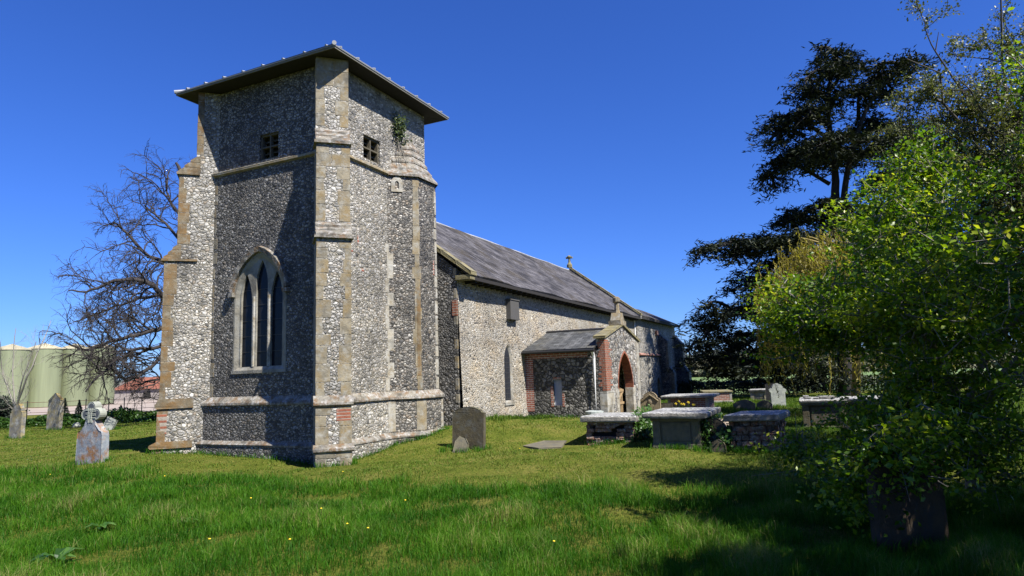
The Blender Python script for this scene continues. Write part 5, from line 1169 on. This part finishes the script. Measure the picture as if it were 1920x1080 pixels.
p = base_at(8, 800); bush('evergreen_shrub', 'dark evergreen shrub at the left edge behind the bare young tree', 'shrub', (p[0], p[1]), .75, .1, 1.5, 60, 60, .12, M['conifer'], 91, trunk_r=.06, bark='bark_dark')
# hedge and wooded skyline to the east
M['hedge'] = leaf_mat('hedge_leaf', [(0, (.012, .018, .008)), (.6, (.04, .052, .018)), (1, (.10, .12, .045))], .15, .5)
hl = [at(px, 745, 44) for px in (1180, 1300, 1420, 1540, 1680, 1850, 2000)]
def hedge(name, label, line, hh, ww, n, size, mat):
    L = np.array(line); t_ = rng.uniform(0, len(L)-1, n); i = np.minimum(t_.astype(int), len(L)-2); f = (t_-i)[:, None]; P = L[i]*(1-f)+L[i+1]*f
    P[:, :2] += rng.uniform(-ww, ww, (n, 2)); P[:, 2] = gz(P[:, 0], P[:, 1])+rng.random(n)**.6*hh*(1+.06*np.sin(P[:, 0]*2)+.05*np.sin(P[:, 1]*5))
    r = thing(name, label, 'hedge', tuple(np.mean(L, 0)*np.array([1, 1, 0])))
    leaf_cloud('foliage', P, rng.normal(size=P.shape)+np.array([0, 0, .3]), rng.uniform(.6, 1.3, n)*size, mat, r, asp=.7)
    m = MB()
    for k in range(len(L)-1):
        for j in range(14): q = L[k]+(L[k+1]-L[k])*j/14; z0 = G(q[0], q[1]); m.tube([(q[0], q[1], z0-.1), (q[0]+random.uniform(-.2, .2), q[1], z0+hh*.8)], .03, 4)
    m.build('stems', M['bark_dark'], r); return r
hedge('hedge', 'low clipped dark hedge along the far side of the churchyard', hl, 1.02, .5, 26000, .13, M['hedge'])
fld = plain_mat('field_green', (.13, .21, .05), 1, .05, .4)
patch('field', [gp(47, 2), gp(47, 60), gp(320, 300), gp(320, -20)], fld, .03, sub=40)
M['wood'] = leaf_mat('wood_leaf', [(0, (.08, .08, .05)), (.5, (.15, .145, .085)), (1, (.21, .22, .12))], .2, .6)
def wood(name, label, line, hmin, hmax, ww, n, size, mat):
    L = np.array(line); t_ = rng.uniform(0, len(L)-1, n); i = np.minimum(t_.astype(int), len(L)-2); f = (t_-i)[:, None]; P = L[i]*(1-f)+L[i+1]*f
    top = hmin+(hmax-hmin)*(.5+.28*np.sin(t_*5.1)+.22*np.sin(t_*13.7+1)); P[:, :2] += rng.normal(size=(n, 2))*ww; P[:, 2] = rng.random(n)**.75*top
    o = leaf_cloud(name, P, rng.normal(size=P.shape), rng.uniform(.6, 1.4, n)*size, mat, None, asp=.8); return tag(o, label, 'woodland', kind='stuff')
wood('far_scrub', 'brown green scrub and bushes across the field behind the hedge', [at(px, 705, 165) for px in (1180, 1300, 1430, 1560, 1700, 1900)], 2.0, 6.0, 3.5, 12000, 1.1, M['wood'])
M['farwood'] = leaf_mat('far_wood_leaf', [(0, (.06, .075, .07)), (1, (.12, .14, .12))], .1, .8)
wood('far_wood', 'distant wooded skyline beyond the field', [at(px, 700, 240) for px in (1150, 1300, 1450, 1600, 1800, 2100)], 4, 9, 8, 9000, 2.4, M['farwood'])
wood('far_trees', 'distant tree line behind the silos', [at(px, 740, 230) for px in (-250, -100, 50, 200, 330, 500)], 2, 5, 8, 7000, 2.2, M['farwood'])

# ------------------------------------------------------------------ grass
def blades(name, label, P, H, W, lean, mat, rnd):
    n = len(P); a = rng.uniform(0, 2*math.pi, n); s = np.stack([np.cos(a), np.sin(a), 0*a], 1); la = rng.uniform(0, 2*math.pi, n); l = np.stack([np.cos(la), np.sin(la), 0*la], 1)*(lean*H)[:, None]
    z = np.array([0, 0, 1.0]); w_ = s*(W*.5)[:, None]
    mid = P+z*(H*.58)[:, None]+l*.32; tip = P+z*(H*(1-.35*lean))[:, None]+l
    V = np.stack([P-w_, P+w_, mid-w_*.75, mid+w_*.75, tip], 1)
    i = np.arange(n)[:, None]*5; Lp = np.concatenate([i+np.array([[0, 1, 3, 2]]), i+np.array([[2, 3, 4]])], 1)
    o = raw_mesh(name, V, Lp, np.tile([4, 3], n), mat, np.repeat(rnd, 2)); tag(o, label, 'grass', kind='stuff'); return o
def inside(P):       # keep grass off stone, masonry and path
    x, y = P[:, 0], P[:, 1]
    k = (x > -.1) & (x < 4.5) & (y > -.1) & (y < T+.1)
    k |= (x > 4.4) & (x < 34.2) & (y > YN+.02) & (y < 6.5); k |= (x > PX0) & (x < PX1) & (y > PY0) & (y < PY1)
    k |= (x > 2.6) & (x < 4.4) & (y > -.62) & (y < .1)
    for u in ((-s2, -s2, 0, 0), (-s2, s2, 0, T)):
        e = (x-u[2])*u[0]+(y-u[3])*u[1]; d = np.abs(-(x-u[2])*u[1]+(y-u[3])*u[0]); k |= (e > 0) & (e < .95) & (d < WB/2+.04)
    for r, w_, L in ((t1, 1.16, 1.9), (t2, 1.02, 1.9), (t3, .9, 1.75), (t4, 1.5, 2), (t5, 1.06, 1.8), (t6, .8, 1.8)):
        k |= (np.abs(x-r.location.x) < L/2+.02) & (np.abs(y-r.location.y) < w_/2+.02)
    for i in range(len(PATH)-1):
        a, b = np.array(PATH[i]), np.array(PATH[i+1]); ab = b-a; f = np.clip(((x-a[0])*ab[0]+(y-a[1])*ab[1])/(ab@ab), 0, 1); k |= np.hypot(x-a[0]-f*ab[0], y-a[1]-f*ab[1]) < .62+.12*np.sin(x*5)
    c = np.mean(pl, 0); k |= np.hypot((x-c[0])/.95, (y-c[1])/.62) < 1
    return k
def nz2(x, y, s=1.0): return np.sin(x*1.3*s+.7*np.sin(y*1.9*s))+np.sin(y*1.7*s+1.1*np.sin(x*1.1*s)+1)+.6*np.sin((x+y)*3.1*s)+.5*np.sin((x-1.7*y)*2.3*s+2)
def scatter(n, v0, v1, pw):
    v = (rng.uniform(v0**pw, v1**pw, n))**(1/pw); l = rng.uniform(-1.08, 1.08, n)*v
    XY = CAM[:2]+v[:, None]*HV+l[:, None]*HR; return v, l, XY
v, l, XY = scatter(640000, 5.0, 17.5, .9)
ml = mowline(l); edge = ml+.25*np.sin(l*2.1)+.2*np.sin(l*5.3)
keep = v < edge+rng.normal(size=len(v))*.3; v, l, XY = v[keep], l[keep], XY[keep]
cl = nz2(XY[:, 0], XY[:, 1], 1.5); cl2 = nz2(XY[:, 0]+5, XY[:, 1]-3, 3.7)
keep = rng.random(len(v)) < np.clip(.72+.14*cl+.1*cl2, .25, 1); v, l, XY, cl, cl2 = [q[keep] for q in (v, l, XY, cl, cl2)]
P = np.stack([XY[:, 0], XY[:, 1], gz(XY[:, 0], XY[:, 1])-.01], 1)
H = np.clip(.135+.030*cl+.026*cl2, .05, .27)*rng.uniform(.55, 1.35, len(v))
M['long_grass'] = leaf_mat('long_grass_blade', [(0, (.022, .090, .005)), (.35, (.050, .165, .007)), (.7, (.090, .225, .012)), (.93, (.16, .27, .028)), (1, (.32, .30, .11))], .42, .55, spec=.15, patch=(.38, .58, .42), pscale=1.1)
blades('long_grass', 'long lush green grass in the foreground', P, H, np.clip(v*.00075, .0045, .011)*rng.uniform(.7, 1.3, len(v)), np.clip(.45+rng.normal(size=len(v))*.28, .05, 1.1), M['long_grass'], np.clip(.45+.15*cl+.11*cl2+rng.normal(size=len(v))*.2, 0, 1)); print('long', len(v))
v, l, XY = scatter(520000, 8.5, 40, .75)
keep = (v > mowline(l)-.4); v, l, XY = v[keep], l[keep], XY[keep]
P = np.stack([XY[:, 0], XY[:, 1], gz(XY[:, 0], XY[:, 1])-.008], 1); keep = ~inside(P); P, v, l = P[keep], v[keep], l[keep]
cl = nz2(P[:, 0], P[:, 1], 1.1); cl2 = nz2(P[:, 0]+2, P[:, 1]+7, 3.3); edge = np.clip(1.8-np.hypot(P[:, 0]-7.5, (P[:, 1]+1.6)*1.6)/1.6, 0, 1)*((P[:, 1] > -1.9) & (P[:, 0] > 4))
right = np.clip((l-4)/2, 0, 1)*np.clip((v-10.5)/2, 0, 1)
H = np.clip(.036+.008*cl+.010*np.clip(cl2, 0, 3), .014, .1)*rng.uniform(.6, 1.5, len(v))*(1+3.2*edge+1.9*right)
M['mown_grass'] = leaf_mat('mown_grass_blade', [(0, (.048, .095, .010)), (.4, (.110, .190, .018)), (.75, (.19, .235, .035)), (1, (.33, .28, .11))], .36, .6, spec=.15, patch=(.55, .70, .5), pscale=1.3)
rn = np.clip(.52+.08*cl-.05*cl2+rng.normal(size=len(v))*.2-.35*edge-.3*right, 0, 1)
blades('mown_grass', 'short yellow green mown lawn around the graves', P, H, np.clip(v*.0008, .008, .03)*rng.uniform(.7, 1.3, len(v)), np.clip(.7+rng.normal(size=len(v))*.3, .05, 1.4), M['mown_grass'], rn); print('mown', len(v))
# longer tufts the mower missed: round the foot of every stone
PT = []
for ob in list(COL.objects):
    if ob.parent is None and ob.name.split('.')[0] in ('headstone', 'cross_headstone', 'footstone', 'kerb_stone', 'chest_tomb'):
        big = ob.name.startswith('chest'); n = 900 if big else 260
        u = rng.uniform(-1, 1, (n, 2)); s_ = np.argmax(np.abs(u), 1); u[np.arange(n), s_] = np.sign(u[np.arange(n), s_])
        q = u*(np.array([1.03, .60]) if big else np.array([.13, .45]))+rng.normal(size=(n, 2))*.06; R_ = ob.rotation_euler.z
        q = np.stack([q[:, 0]*math.cos(R_)-q[:, 1]*math.sin(R_), q[:, 0]*math.sin(R_)+q[:, 1]*math.cos(R_)], 1)+np.array(ob.location)[:2]; PT.append(q)
def foot(a, b, n): f = rng.random(n)[:, None]; return np.array(a)*(1-f)+np.array(b)*f+np.abs(rng.normal(size=(n, 1)))*.07*np.array([[(b[1]-a[1]), -(b[0]-a[0])]])/math.hypot(b[0]-a[0], b[1]-a[1])
FT = [tuple(q) for q in offs(OUT, .22)]
PT += [foot(FT[0], FT[1], 260), foot(FT[1], FT[2], 160), foot(FT[2], FT[3], 180), foot(FT[-1], FT[0], 420), foot((4.5, -.98), (9.2, -.98), 700), foot((9.12, -.9), (9.12, -3.8), 350)]
for cx_, cy_, u_, n_ in ((0, 0, (-s2, -s2), (s2, -s2)), (0, T, (-s2, s2), (-s2, -s2))):
    e_ = lambda d, k: (cx_+u_[0]*d+n_[0]*k, cy_+u_[1]*d+n_[1]*k)
    PT += [foot(e_(.95, -.40), e_(.95, .40), 110), foot(e_(.95, .40), e_(.2, .40), 100)]
XY = np.concatenate(PT); P = np.stack([XY[:, 0], XY[:, 1], gz(XY[:, 0], XY[:, 1])-.01], 1); n = len(P)
blades('grass_tufts', 'longer grass tufts round the feet of the gravestones', P, rng.uniform(.06, .2, n), rng.uniform(.008, .016, n), np.clip(.5+rng.normal(size=n)*.3, .05, 1.2), M['long_grass'], np.clip(.5+rng.normal(size=n)*.2, 0, 1))
